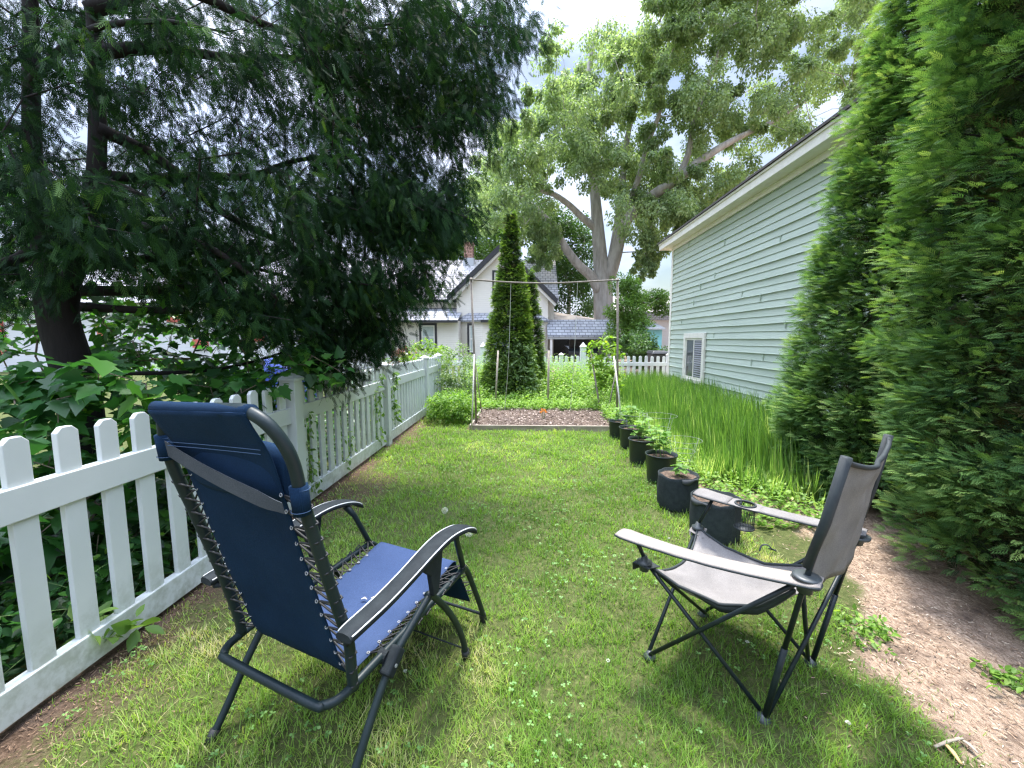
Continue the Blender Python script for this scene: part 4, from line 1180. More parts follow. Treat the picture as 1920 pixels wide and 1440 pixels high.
# sprig poking through the pickets
sp_ = at(172, 1180, 1.68)
leaf_bush('leafy_sprig', 'green sprig poking out between pickets onto the bottom fence rail', (-1.9, sp_.y, sp_.z-.04), [np.array([-1.86,1.62,sp_.z+.02]), np.array([-1.80,1.66,sp_.z+.03]), np.array([-1.78,1.70,sp_.z+.0]), np.array([-1.9,1.60,sp_.z+.10])], 0, .045, 6, OVAL, .085, LIME, cat='sprig', stem_r=.003, droop=.1)
def ivy():
    n = 15000
    x = rng.uniform(-4.6, -1.98, n); y = rng.uniform(.6, 8.6, n)
    h = rng.random(n)**1.5*.22
    a = rng.uniform(0, 6.28, n)
    d = np.stack([np.cos(a), np.sin(a), rng.uniform(-.4,.3,n)], 1); z = np.tile([0,0,1.],(n,1)) + rng.normal(0,.35,(n,3))
    o = scatter('undergrowth', OVAL, np.stack([x,y,h+.01],1), d, z, rng.uniform(.04,.085,n), leafmat('shaded_ivy', [(0,(.01,.035,.012)), (.6,(.025,.075,.02)), (1,(.06,.15,.028))], .3, 1.5), None)
    tag(o, 'dark leafy ground cover behind the white picket fence', 'ground cover', kind='stuff')
ivy()
YEL = leafmat('yellow_green_leaves', [(0,(.10,.20,.02)), (.5,(.19,.32,.035)), (1,(.34,.46,.06))], .45, 1.6)
GRN = leafmat('bright_weeds', [(0,(.06,.14,.02)), (.4,(.14,.27,.04)), (.75,(.24,.38,.07)), (1,(.38,.50,.13))], .42, 1.6)
PALE = leafmat('pale_leaves', [(0,(.10,.17,.06)), (.5,(.17,.26,.10)), (1,(.28,.36,.18))], .4, 1.4)
leaf_bush('yellow_shrub', 'bright yellow-green shrub just beyond the far end of the left fence', (at(790,660,10).x, 10, 0), px_c([(752,672),(775,650),(800,638),(830,650),(855,668),(850,690),(760,692)], 46, 9.7, 10.4), 0, .14, 34, OVAL, .06, YEL, stem_r=.006, updir=.8)
PINK = leafmat('pink_blossom', [(0,(.45,.14,.14)), (1,(.68,.36,.33))], .35, 1.0)
T = leaf_bush('flowering_shrub', 'pink flowering shrub left of the yellow-green shrub by the house', (at(755,665,11.0).x, 11.0, 0), px_c([(722,675),(745,655),(775,645),(792,655),(780,690),(725,692)], 24, 10.8, 11.3), 0, .13, 24, OVAL, .06, LIME, stem_r=.006, updir=.8)
cpt = np.array([q_ - np.array(T.location) for q_ in px_c([(722,672),(745,655),(775,646),(790,660),(770,685),(728,688)], 34, 10.65, 11.1)])
clump_leaves(cpt, .07, 9, OVAL, .05, PINK, 'blossom', T, droop=0)
leaf_bush('leafy_bush', 'rounded low leafy bush at the far end of the left fence', (-1.28, 6.95, 0), (lambda: (lambda a, r_, z: np.array([r_*math.cos(a)*1.05, r_*math.sin(a), z]))(random.uniform(0,6.28), .40*math.sqrt(random.random()), .06+.42*random.random()**.8)), 150, .085, 30, OVAL, .042, GRN, stem_r=.004, updir=.9, szj=.35)
leaf_bush('leafy_bush', 'tall pale leafy clump behind the rounded low bush', (-1.35, 8.5, 0), px_c([(822,690),(835,655),(862,640),(882,668),(885,745),(830,745)], 60, 8.2, 8.9) + pts3((-1.75,8.1,.05),(-1.05,8.8,.7), 60), 0, .12, 26, OVAL, .05, PALE, stem_r=.004, updir=.8)
# sapling with yellow green leaves beside the right frame post
sx, sy = at(1140, 690, 8.3).x, 8.3
leaf_bush('sapling', 'yellow-green leafy sapling next to the right post of the string frame', (sx, sy, 0), px_c([(1098,650),(1120,640),(1140,622),(1158,648),(1176,668),(1160,690),(1110,690)], 26, 8.1, 8.5, .09) + pts3((sx-.3,8.1,.4),(sx+.3,8.5,.9), 24), 0, .075, 15, OVAL, .085, YEL, stem_r=.005, updir=1.2)

# garden bed growth: countless small leafy weeds
def weeds(name, label, area, n, hfun, size, mat, tmpl=OVAL, stemlean=.25, per=9, cat='weeds'):
    P, D, Z_, SZ_, VA = [], [], [], [], []
    for _ in range(n):
        x, y = area()
        h = hfun(x, y)*random.uniform(.55, 1.1)
        lx, ly = random.gauss(0, stemlean)*h, random.gauss(0, stemlean)*h
        v0 = random.gauss(0, .12)
        for k in range(per):
            t_ = (k+.6)/per
            a = k*2.4 + random.random()
            P.append((x+lx*t_, y+ly*t_, h*t_)); D.append((math.cos(a), math.sin(a), random.uniform(-.2,.7))); Z_.append((random.gauss(0,.3), random.gauss(0,.3), 1)); SZ_.append(size*random.uniform(.6,1.3)*(1.15-.5*t_)); VA.append(min(1,max(0,.4+.25*t_+v0+random.gauss(0,.12))))
    o = scatter(name, tmpl, np.array(P), np.array(D), np.array(Z_), np.array(SZ_), mat, None, np.array(VA))
    return tag(o, label, cat, kind='stuff')
def area_bed():
    while True:
        x, y = random.uniform(-1.5, 2.2), random.uniform(8.05, 11.4)
        return x, y
weeds('bed_weeds', 'knee-high bright green weeds filling the bed behind the soil plot', area_bed, 5200, lambda x, y: .16+.72*sstep(8.0, 10.6, y)*(1+.4*noise.noise(Vector((x*1.5, y*1.5, 3)))), .075, GRN, stemlean=.2)
weeds('edge_weeds', 'low weeds creeping along the back edge of the soil plot', lambda: (random.uniform(-1.1,1.7), random.uniform(7.85,8.4)), 700, lambda x, y: .20, .05, GRN)
weeds('side_weeds', 'loose weeds beside the left end of the soil plot', lambda: (random.uniform(-1.75,-.95), random.uniform(7.2,9.6)), 900, lambda x, y: .32, .055, GRN)
weeds('strip_weeds', 'tangle of light weeds between the soil plot and the tall leaf patch', lambda: (random.uniform(1.35,1.85), random.uniform(6.0,8.6)), 620, lambda x, y: .28, .055, GRN)
# vine with pale leaves on the foot of the conifer
cv = [np.array([ctr.x + .15 + random.uniform(-.55,.62)*(1.05-z*.4), 9.0 + random.uniform(-.1,.12)+z*.12, z]) for z in np.random.default_rng(3).uniform(.1,1.35,150)]
leaf_bush('leafy_vine', 'pale leafy vine climbing over the foot of the tall pointed conifer', (ctr.x+.15, 9.0, 0), cv, 0, .06, 9, OVAL, .075, PALE, cat='vine', stem_r=.004, updir=.7)
# vines on the fence
def fence_vine(label, y0, z0, z1, w, n):
    cen = [np.array([FX + random.uniform(-.05,.06), y0 + random.gauss(0, w), z0 + (z1-z0)*((k+random.random())/n)]) for k in range(n)]
    leaf_bush('fence_vine', label, (FX-.02, y0, 0), cen, 0, .035, 5, OVAL, .048, LIME, cat='vine', stem_r=.003, droop=.9, updir=.5, flat=1.4)
fence_vine('thin vine twining up the pickets just before the second square post', 5.0, .12, .98, .07, 34)
fence_vine('leafy vine hanging on the far side of the second square post', 5.62, .25, .95, .07, 44)
fence_vine('sparse creeper on the pickets beside the first square post', 3.36, .02, .85, .05, 26)
fence_vine('small creeper low on the pickets midway between the two square posts', 4.1, .08, .45, .07, 12)

# tall strap-like leaves along the garage
def strap():
    P, D, Z_, SZ_, XW, VA = [], [], [], [], [], []
    n = 0
    while n < 1500:
        x, y = random.uniform(1.55, 3.72), random.uniform(3.35, 11.0)
        xl = 1.78 + .05*max(0, 7.5-y) + .10*noise.noise(Vector((y*2,0,0))) + (.0 if y > 4.0 else (4.0-y)*.9)
        if x < xl: continue
        if (x-3.46)**2 + (y-3.72)**2 < .9: continue
        n += 1
        front = sstep(.5, 0, x-xl)
        h0 = (.50 + .08*noise.noise(Vector((x*2, y*2, 8))))*(1-.35*front)
        v0 = random.gauss(0,.14)
        nb = 15
        for k in range(nb):
            a = random.uniform(0, 6.28); tl = abs(random.gauss(.12, .26)) + .5*front*random.random()
            P.append((x+.035*math.cos(a), y+.035*math.sin(a), 0)); d_ = (math.cos(a)*tl-.12, math.sin(a)*tl, 1)
            D.append(d_); Z_.append((math.cos(a)*1.0, math.sin(a)*1.0, -.3)); SZ_.append(h0*random.uniform(.45,1.3)); XW.append(random.uniform(.009,.016)); VA.append(min(1,max(0,.45+v0+random.gauss(0,.15))))
    for k in range(210):      # arching paler clumps along the front edge
        y = random.uniform(3.4, 7.6); x = 1.70 + .05*max(0, 7.5-y) + random.uniform(-.1,.25) + (0 if y > 4.0 else (4.0-y)*.8)
        v0 = random.gauss(.2,.1)
        for j in range(13):
            a = random.uniform(0, 6.28); tl = random.uniform(.5, 1.6)
            P.append((x+.02*math.cos(a), y+.02*math.sin(a), 0)); D.append((math.cos(a)*tl, math.sin(a)*tl, 1)); Z_.append((math.cos(a), math.sin(a), -.3)); SZ_.append(random.uniform(.18,.36)); XW.append(random.uniform(.008,.014)); VA.append(min(1,max(0,.55+v0+random.gauss(0,.15))))
    STRAP = blade_t(5, -.28, 1.0)
    STR = leafmat('strap_leaves', [(0,(.045,.11,.025)), (.4,(.10,.21,.045)), (.75,(.19,.32,.08)), (1,(.42,.50,.22))], .48, 1.6, .38, .45)
    Z_ = -np.array(Z_)
    o = scatter('strap_leaf_patch', STRAP, np.array(P), np.array(D), Z_, np.array(SZ_), STR, None, np.array(VA), np.array(XW)*1.0)
    tag(o, 'dense patch of long upright strap-like green leaves along the garage wall', 'plants', kind='stuff')
strap()
weeds('border_weeds', 'small leafy weeds between the pots and the strap-leaf patch', lambda: (random.uniform(1.5,2.3), random.uniform(3.0,6.2)), 520, lambda x, y: .18, .05, GRN)
for lab, x, y in (('small weed tuft on the bare soil behind the grey chair', 1.62, 1.92), ('low weed tuft at the foot of the bushy conifer by the right frame edge', 2.02, 1.62), ('weed tuft under the cup holder of the grey chair', 1.45, 2.35)):
    leaf_bush('weed_tuft', lab, (x, y, 0), (lambda: np.array([random.gauss(0,.07), random.gauss(0,.05), random.uniform(.01,.05)])), 26, .03, 9, OVAL, .028, GRN, cat='weed', stem_r=.002)

# ================================================================== blue lacing recliner
M['tube'] = plain('dark_green_black_tube', (.006,.014,.016), (.012,.022,.024), .45, 12, .04, 200, spec=.3)
M['arm'] = plain('grey_black_plastic', (.014,.018,.021), (.024,.030,.033), .7, 20, .12, 260, spec=.12)
M['piping'] = plain('pale_armrest_line', (.55,.57,.58), rough=.5)
def weave(name, c1, c2, rough=.85, sc=700, sheen=.0):
    m, t, b = mat_base(name)
    big = noise_n(t, 5, 5, .6); fine = noise_n(t, 300, 3, .6); sp = noise_n(t, 60, 6, .8)
    col = ramp(t, big, [(.3,c1), (.7,c2)])
    col = mixc(t, .5, col, ramp(t, fine, [(.3,(.55,.55,.55)), (.7,(1.35,1.35,1.35))]), 'MULTIPLY')
    dust = ramp(t, sp, [(.70,(0,0,0)), (.78,(.35,.35,.35))])
    col = mixc(t, dust, col, tuple(min(1, x*2.2+.05) for x in c2))
    t.links.new(col, b.inputs['Base Color']); b.inputs['Roughness'].default_value = rough
    b.inputs['Sheen Weight'].default_value = sheen; b.inputs['Specular IOR Level'].default_value = .12
    mpn = t.nodes.new('ShaderNodeTexCoord')
    wv = t.nodes.new('ShaderNodeTexWave'); wv.inputs['Scale'].default_value = 110; wv.inputs['Distortion'].default_value = .5
    t.links.new(mpn.outputs['Object'], wv.inputs['Vector'])
    ad = nd(t, 'ShaderNodeMath', operation='ADD'); t.links.new(wv.outputs['Fac'], ad.inputs[0]); t.links.new(noise_n(t, 9, 5), ad.inputs[1])
    bump(t, b, ad.outputs[0], .25, .003)
    return m
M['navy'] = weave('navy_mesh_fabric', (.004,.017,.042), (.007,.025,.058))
M['navy_lit'] = weave('sunlit_navy_fabric', (.030,.052,.115), (.042,.067,.14))  # paler copy of the navy, sunlight on the seat painted into its colour
M['strap'] = weave('grey_elastic', (.05,.058,.068), (.075,.083,.095))
M['cord'] = plain('black_cord', (.012,.013,.014), rough=.6)
M['stitch'] = plain('blue_stitching', (.03,.07,.15), rough=.7)
M['eyelet'] = plain('white_eyelet', (.26,.27,.28), rough=.35)
HD = 23.0
rec = thing('recliner', 'navy blue folding recliner with dark tube frame standing by the white fence', 'recliner', (-.792, 1.218, 0), -R(HD))
TR = .0135
rb = [(.27,.04,.335),(.27,.036,.40),(.27,.030,.50),(.27,-.001,.615),(.27,-.054,.812),(.27,-.098,.985),(.268,-.113,1.075),(.262,-.132,1.135),(.238,-.155,1.19),(.195,-.168,1.218),(.14,-.170,1.224)]
lbk = [(-.27,.04,.345),(-.27,.035,.40),(-.27,.015,.50),(-.27,-.020,.64),(-.27,-.075,.84),(-.27,-.118,.99),(-.268,-.133,1.06),(-.264,-.142,1.12),(-.245,-.150,1.165),(-.21,-.155,1.19),(-.15,-.160,1.203)]
mb = MB(); mb.tube(smooth_path(rb + lbk[::-1], 5), .0165, 14); mb.build('back_frame', M['tube'], rec, True)
mb = MB(); sf = [(.272,.675,.388),(.272,.40,.368),(.272,.12,.352),(.27,.05,.345),(.262,-.01,.338),(.235,-.042,.335),(.19,-.052,.334)]
mb.tube(smooth_path(sf + [(-.19,-.052,.334)] + [(-x,y,z) for x,y,z in sf[:-1][::-1]], 5), TR, 14); mb.build('seat_frame', M['tube'], rec, True)
mb = MB(); ff = [(.265,.675,.392),(.265,.72,.35),(.265,.80,.19),(.262,.862,.06),(.258,.872,.035)]
for s in (1,-1):
    mb = MB(); mb.tube(smooth_path([(s*x,y,z) for x,y,z in ff], 5), .0125, 12); o = mb.build('footrest_tube', M['tube'], rec, True)
    mb = MB(); mb.tube([(s*.258,.868,.05),(s*.258,.878,.008)], [.017,.019], 12); mb.build('rubber_foot', M['cord'], o)
mb = MB(); mb.tube([(-.262,.862,.052),(.262,.862,.052)], .007, 8); mb.build('footrest_bar', M['arm'], rec, True)
mb = MB(); mb.tube([(-.30,.635,.045),(.30,.635,.045)], .0035, 6); mb.build('ground_rod', M['arm'], rec, True)
for s in (1,-1):
    X = s*.302
    mb = MB(); mb.tube(smooth_path([(X,-.075,.0),(X,-.005,.095),(X,.083,.225),(X,.18,.335),(X,.29,.395),(X,.395,.445)], 5), .0135, 12)
    o = mb.build('leg', M['tube'], rec, True)
    mb = MB(); mb.tube([(X,-.077,-.004),(X,-.052,.034)], .018, 12); mb.build('rubber_foot', M['cord'], o, True)
    mb = MB(); mb.tube(smooth_path([(X-s*.0,.375,.452),(X,.41,.425),(X,.50,.315),(X,.575,.195),(X,.62,.09),(X,.642,.0)], 5), .013, 12)
    o = mb.build('leg', M['tube'], rec, True)
    mb = MB(); mb.tube([(X,.634,.04),(X,.644,-.004)], .018, 12); mb.build('rubber_foot', M['cord'], o, True)
    # clamp lock on the rear leg
    Mx = Matrix.Translation((X, .178, .333)) @ Matrix.Rotation(R(40), 4, 'X')
    mb = MB(); mb.box((-.021,-.045,-.021),(.021,.045,.021), Mx); o = mb.build('lock_clamp', M['arm'], rec, bevel=.009, bseg=3)
    mb = MB(); mb.tube([(X-s*.018,.17,.345),(X-s*.045,.165,.352)], .022, 14); mb.build('lock_knob', M['arm'], o)
    mb = MB(); mb.tube([(X+s*.0215,.17,.33),(X+s*.024,.17,.33)], .006, 10); mb.build('rivet', M['eyelet'], o)
    # armrest: wide moulded cap over a bracket
    XA = s*.322
    prof = [(-.035,.575,.023),(.0,.580,.026),(.12,.590,.027),(.25,.612,.028),(.36,.636,.030),(.46,.648,.031),(.56,.637,.031),(.63,.612,.028),(.668,.585,.022)]
    sp = smooth_path([(XA, u, z) for u, z, w in prof], 4); ww = list(np.interp(np.linspace(0, len(prof)-1, len(sp)), range(len(prof)), [w*1.25 for *_, w in prof]))
    P = []
    for q_, w in zip(sp, ww):
        P.append([(q_.x-w, q_.y, q_.z-.014), (q_.x-w*.96, q_.y, q_.z-.002), (q_.x-w*.7, q_.y, q_.z+.006), (q_.x, q_.y, q_.z+.009), (q_.x+w*.7, q_.y, q_.z+.006), (q_.x+w*.96, q_.y, q_.z-.002), (q_.x+w, q_.y, q_.z-.014), (q_.x+w*.6, q_.y, q_.z-.017), (q_.x-w*.6, q_.y, q_.z-.017), (q_.x-w, q_.y, q_.z-.014)])
    mb = MB(); mb.grid(P); mb.add(P[0][:9], [tuple(range(9))]); mb.add(P[-1][:9], [tuple(range(9))[::-1]])
    arm = mb.build('armrest', M['arm'], rec, True)
    for e in (-1, 1):
        mb = MB(); mb.tube([(q_.x+e*w*.90, q_.y, q_.z+.0015) for q_, w in zip(sp[1:-1], ww[1:-1])], .0022, 6); mb.build('piping', M['piping'], arm)
    mb = MB(); mb.tube([(XA-s*.02,-.02,.555),(XA-s*.03,.03,.535),(XA-s*.045,.015,.50)], [.012,.014,.010], 8)
    mb.build('rear_bracket', M['arm'], arm, True)
    mb = MB(); mb.add([(XA+dx, u, z) for dx in (-.011,.011) for u, z in ((.29,.606),(.44,.628),(.425,.53),(.405,.452),(.375,.452),(.36,.54))], [(0,1,2,3,4,5),(11,10,9,8,7,6)]+[(i,i+6,(i+1)%6+6,(i+1)%6) for i in range(6)])
    mb.build('arm_bracket', M['arm'], arm, bevel=.004)
    mb = MB(); mb.tube([(XA-s*.02,.565,.615),(XA-s*.035,.60,.56),(XA-s*.048,.665,.415),(XA-s*.05,.678,.392)], [.016,.0125,.0125,.012], 10); mb.build('arm_strut', M['tube'], arm, True)
# sling
def sl(t): # back sling profile (u, z), t 0 top .. 1 bottom
    return
top = MB()
barP = [Vector((x, -.1585-.010*abs(x)/.2*0-.004*(x>0), 1.208+.018*(x/.2)*.5)) for x in np.linspace(-.205,.178,12)]
prof_b = [(-.188,1.212),(-.170,1.17),(-.135,1.10),(-.116,1.03),(-.100,.96),(-.080,.88),(-.058,.79),(-.032,.69),(-.004,.59),(.022,.50),(.046,.41),(.068,.355),(.090,.325)]
P = []
sp = smooth_path([(0, u, z) for u, z in prof_b], 3)
for k, q_ in enumerate(sp):
    t_ = k/(len(sp)-1)
    row = []
    wl = .232 if t_ < .06 else .232-.022*sstep(.06,.3,t_); wr = .200 + .012*sstep(0,.3,t_)
    for x in np.linspace(-wl, wr, 17):
        s_ = 1-(2*(x+wl)/(wl+wr)-1)**2
        wr_ = .0035*noise.noise(Vector((x*9, t_*6, 2))) + .002*noise.noise(Vector((x*25, t_*10, 6)))
        row.append((x, q_.y + .016*s_*math.sin(math.pi*t_) + wr_, q_.z + .012*x/.2*(1-t_)))
    P.append(row)
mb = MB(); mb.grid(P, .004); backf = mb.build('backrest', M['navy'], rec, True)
mb = MB(); mb.tube([(x, -.170, 1.213+.009*x/.2) for x in np.linspace(-.233,.200,10)], .0195, 16); mb.build('top_sleeve', M['navy'], backf, True)
for dz in (0, .011):
    mb = MB(); mb.tube([(x, -.146+.003*(1-(x/.2)**2)-.002-.006, 1.100+dz+.011*x/.2) for x in np.linspace(-.222,.198,14)], .0011, 5); mb.build('stitching', M['stitch'], backf)
P = []
sp = smooth_path([(0,.088,.328),(0,.12,.328),(0,.22,.335),(0,.36,.345),(0,.50,.362),(0,.61,.385),(0,.68,.398),(0,.712,.385)], 4)
for k, q_ in enumerate(sp):
    t_ = k/(len(sp)-1)
    P.append([(x, q_.y, q_.z - .022*(1-(x/.213)**2)*math.sin(math.pi*min(1,t_*1.05)) + .003*noise.noise(Vector((x*8, t_*7, 3)))) for x in np.linspace(-.213,.213,15)])
mb = MB(); mb.grid(P, -.004); seat = mb.build('seat', M['navy_lit'], rec, True); seat['label'] = 'blue seat, sunlight painted in as a paler tint'
P = []
sp = smooth_path([(0,.714,.383),(0,.75,.30),(0,.80,.20),(0,.838,.115)], 4)
for k, q_ in enumerate(sp):
    P.append([(x, q_.y-.01*(1-(x/.205)**2), q_.z) for x in np.linspace(-.205,.205,9)])
mb = MB(); mb.grid(P, -.004); mb.build('footrest', M['navy'], rec, True)
# small debris on the seat is loose; eyelets and lacing are part of the sling
def lace(edge, rail, root, side):
    """zigzag cord between fabric edge points and the frame tube"""
    pts = []
    for a, b_ in zip(edge, rail):
        a, b_ = Vector(a), Vector(b_)
        out_ = (b_-a).normalized()
        pts += [a, b_+out_*.014+Vector((0,.010,.006)), b_+out_*.016, b_+out_*.012-Vector((0,.012,.004))]
    mb = MB(); mb.tube(smooth_path(pts, 3), .0031, 6); mb.build('lacing_cord', M['cord'], root, True)
    pts2 = []
    for k in range(len(edge)-1):
        pts2 += [Vector(edge[k]), Vector(rail[k+1])+Vector((0,.004,.008)), Vector(rail[k+1])-Vector((0,.004,.012))]
    mb = MB(); mb.tube(smooth_path(pts2, 3), .0028, 6); mb.build('lacing_cord', M['cord'], root, True)
    for k, a in enumerate(edge):
        mb = MB(); a = Vector(a)
        n_ = Vector((0,-1,.25)) if side == 'back' else Vector((0,-.1,1))
        n_.normalize(); u_ = n_.orthogonal().normalized(); w_ = n_.cross(u_)
        c_ = a + n_*.004
        mb.tube([c_+(u_*math.cos(q_)+w_*math.sin(q_))*.0045 for q_ in np.linspace(0, 2*math.pi, 12, endpoint=False)], .0017, 6, closed=True)
        mb.build('eyelet', M['eyelet'], root, True)
zb_ = np.linspace(.99, .385, 13)
ub = lambda z: float(np.interp(z, [q_[1] for q_ in prof_b[::-1]], [q_[0] for q_ in prof_b[::-1]]))
rr_u = lambda z, tb: float(np.interp(z, [q_[2] for q_ in tb[:6]], [q_[1] for q_ in tb[:6]]))
for s, tb, xe in ((1, rb, .205), (-1, lbk, -.203)):
    lace([(xe, ub(z), z) for z in zb_], [(s*.268, rr_u(z-.025, tb), z-.025) for z in zb_], backf, 'back')
us = np.linspace(.17, .64, 10)
zs = lambda u: float(np.interp(u, [.088,.36,.61,.68], [.328,.345,.385,.398]))
for s in (1,-1):
    lace([(s*.205, u, zs(u)-.001) for u in us], [(s*.270, u+.018, zs(u)+.012) for u in us], seat, 'seat')
    for u, z in ((.745,.31),(.775,.25),(.805,.19)):
        mb = MB(); mb.tube([(s*.2,u,z),(s*.26,u+.01,z+.012),(s*.2,u+.014,z-.03)], .003, 6); mb.build('lacing_cord', M['cord'], rec)
# head pillow in front with its elastic strap behind
mb = MB(); P = []
for i in range(17):
    a = 2*math.pi*i/16
    P.append([(x, -.088+.040*math.cos(a)*(1-.6*abs(x/.215)**6), 1.035+.088*math.sin(a)*(1-.25*abs(x/.215)**6)) for x in np.linspace(-.215,.215,13)])
mb.grid(P); mb.add([p[0] for p in P[:-1]], [tuple(range(16))[::-1]]); mb.add([p[-1] for p in P[:-1]], [tuple(range(16))])
pil = mb.build('head_pillow', M['navy'], rec, True)
mb = MB()
P = []
for k in range(25):
    t_ = k/24; x = -.262+.524*t_
    u0 = -.143 - .012*math.sin(math.pi*t_); z0 = float(np.interp(t_, [0,.12,.9,1], [1.078,1.065,.985,.978])); hh = .024*(1-.35*sstep(.82,1,t_))
    P.append([(x, u0-.007, z0+hh), (x, u0-.004, z0), (x, u0-.001, z0-hh)])
mb.grid(P, .0015); mb.build('elastic_strap', M['strap'], pil)
for s, z, u in ((1,.985,-.098),(-1,1.075,-.134)):
    mb = MB()
    sp = [(s*.266, u+.0, z+.042), (s*.266, u+.004, z-.042)]
    mb.tube([Vector((s*.268,u-.008,z+.040)), Vector((s*.268,u-.004,z)), Vector((s*.268,u,z-.038))], .0235, 16, flat=1.0); o = mb.build('strap_loop', M['navy'], pil, True)
    for dz in (.030, -.028):
        mb = MB(); mb.tube([(s*.268+.0242*math.cos(a), u-.004+.0242*math.sin(a), z+dz) for a in np.linspace(0,6.283,18,endpoint=False)], .0011, 5, closed=True); mb.build('stitching', M['stitch'], o)

# ================================================================== grey quad folding chair
M['taupe'] = weave('taupe_canvas', (.175,.165,.157), (.245,.232,.22), .85)
M['taupe_b'] = weave('grey_canvas', (.15,.145,.135), (.24,.232,.215), .85)
M['cream_c'] = weave('pale_canvas', (.23,.205,.18), (.30,.27,.24), .85)
M['blk'] = plain('black_webbing', (.012,.018,.022), (.02,.028,.03), .7, 40)
M['steel'] = plain('black_steel_tube', (.006,.012,.014), (.013,.02,.022), .42, 20, .05, 200, spec=.3)
M['hub'] = plain('grey_black_hub', (.035,.042,.045), (.05,.06,.062), .42, spec=.5)
qc = thing('camp_chair', 'taupe folding camp chair with black tube frame and cup holder facing left', 'chair', (.892, 1.722, 0), R(47.8))
FN, RN, RF, FF = (-.229,.256,0), (-.225,-.185,0), (.225,-.262,0), (.229,.192,0)
tFN, tFF, hN, hF = (-.300,.262,.455), (.300,.262,.405), (-.305,-.290,.620), (.31,-.370,.585)
tpN, tpF = (-.305,-.366,1.036), (.31,-.437,1.012)
def V3(p): return Vector(p)
def straight(name, a, b_, r, off=(0,0,0), mat='steel'):
    mb = MB(); o_ = Vector(off); mb.tube([V3(a)+o_, V3(b_)+o_], r, 12); return mb.build(name, M[mat], qc, True)
rL = .0082
straight('leg', FN, hN, rL, (-.008,0,.012)); straight('leg', RN, tFN, rL, (.010,0,.012))
straight('leg', FF, hF, rL, (.008,0,.012)); straight('leg', RF, tFF, rL, (-.010,0,.012))
straight('leg', FN, tFF, rL, (0,.006,.012)); straight('leg', FF, tFN, rL, (0,-.011,.012))
straight('leg', RN, hF, rL, (0,-.010,.012)); straight('leg', RF, hN, rL, (0,.010,.012))
for f_, h_, t_ in ((RN,hN,tpN),(RF,hF,tpF)):
    mb = MB(); mb.tube([V3(f_)+Vector((0,-.006,.01)), V3(f_).lerp(V3(h_),.55)], .0105, 12); mb.build('rear_post', M['steel'], qc, True)
    mb = MB(); mb.tube([V3(f_).lerp(V3(h_),.5), V3(h_), V3(t_)], [.0085,.0085,.0085], 12); mb.build('back_post', M['steel'], qc, True)
for p in (FN, RN, RF, FF):
    mb = MB(); x, y, z = p; mb.lathe([(0,-.004),(.026,-.004),(.028,.004),(.020,.012),(.012,.024),(0,.026)], 16, (x,y,0)); mb.build('foot', M['hub'], qc, True)
for p, q_ in (((FN),(RN)),): pass
# pivots of the crossing tubes
def mid(a, b_, t=.5): return V3(a).lerp(V3(b_), t)
for c_ in (mid(FN,tFF,.5),):
    mb = MB(); mb.tube([c_+Vector((0,-.02,.012)), c_+Vector((0,.022,.012))], .014, 12); mb.build('pivot', M['hub'], qc, True)
for h_, s in ((hN,-1),(hF,1)):
    mb = MB(); x, y, z = h_; mb.lathe([(0,-.034),(.022,-.034),(.026,-.012),(.045,-.006),(.047,.004),(.040,.008),(.022,.010),(.018,.022),(.0095,.024)], 24, (x,y,z)); mb.build('back_hub', M['hub'], qc, True)
for p, s in ((tFN,-1),(tFF,1)):
    mb = MB(); x, y, z = p; mb.lathe([(0,-.035),(.018,-.035),(.022,-.008),(.030,-.003),(.031,.006),(.016,.011),(.011,.030),(.0,.031)], 20, (x,y,z+.012)); mb.build('corner_hub', M['hub'], qc, True)
aN, aF = (-.325,.290,.566), (.315,.200,.588)
straight('arm_post', (tFN[0],tFN[1],tFN[2]+.03), aN, .0085); straight('arm_post', (tFF[0],tFF[1],tFF[2]+.03), aF, .0085)
# seat sling
def seat_z(s, t):  # s -1 near .. 1 far, t 0 front .. 1 back
    zc = np.interp(t, [0,.25,.55,.8,1], [.462,.405,.392,.450,.575])*(1-s)/2 + np.interp(t, [0,.25,.55,.8,1], [.425,.378,.362,.405,.550])*(1+s)/2
    sag = .085*(1-s*s)**.8*(1-.1*t)
    return zc - sag
def seat_x(s, t): return s*(.292 - .035*math.sin(math.pi*min(1, t*1.05))**.7)
def seat_y(s, t):
    yf = .262 - .035*(1-s*s); yb = (-.262*(1-s)/2 - .33*(1+s)/2) + .03*(1-s*s)
    return yf + (yb-yf)*t
P = []
for i in range(25):
    t_ = i/24
    row = []
    for j in range(25):
        s_ = -1+j/12
        edge_ = (abs(s_))**6
        fold = 0
        for (cs_, ct_) in ((-1,0),(1,0),(-1,1),(1,1)):   # tension folds radiate from the corners
            dx, dy = s_-cs_, (t_-ct_)*1.6; dd = math.hypot(dx, dy); an = math.atan2(dy, dx)
            fold += .016*math.sin(an*13+cs_*2)*math.exp(-dd*1.7)*min(1, dd*3)
        row.append((seat_x(s_,t_), seat_y(s_,t_), float(seat_z(s_,t_)) + fold + .003*noise.noise(Vector((s_*4, t_*5, 9)))))
    P.append(row)
mb = MB(); mb.grid(P, -.0035); st = mb.build('seat', M['taupe'], qc, True)
for row in ([P[i][0] for i in range(25)], [P[i][-1] for i in range(25)], P[0]):
    mb = MB(); mb.tube(row, .0062, 6); mb.build('seat_binding', M['blk'], st, True)
# near side black valance under the seat edge
mb = MB(); G = []
for i in range(25):
    p = Vector(P[i][0]); h_ = .008+.026*max(0, math.sin(math.pi*max(0,(i/24-.35)/.65)))**.8
    G.append([p+Vector((-.004,0,.0)), p+Vector((.002,-.004,-h_))])
mb.grid(G, .002); mb.build('side_band', M['blk'], st, True)
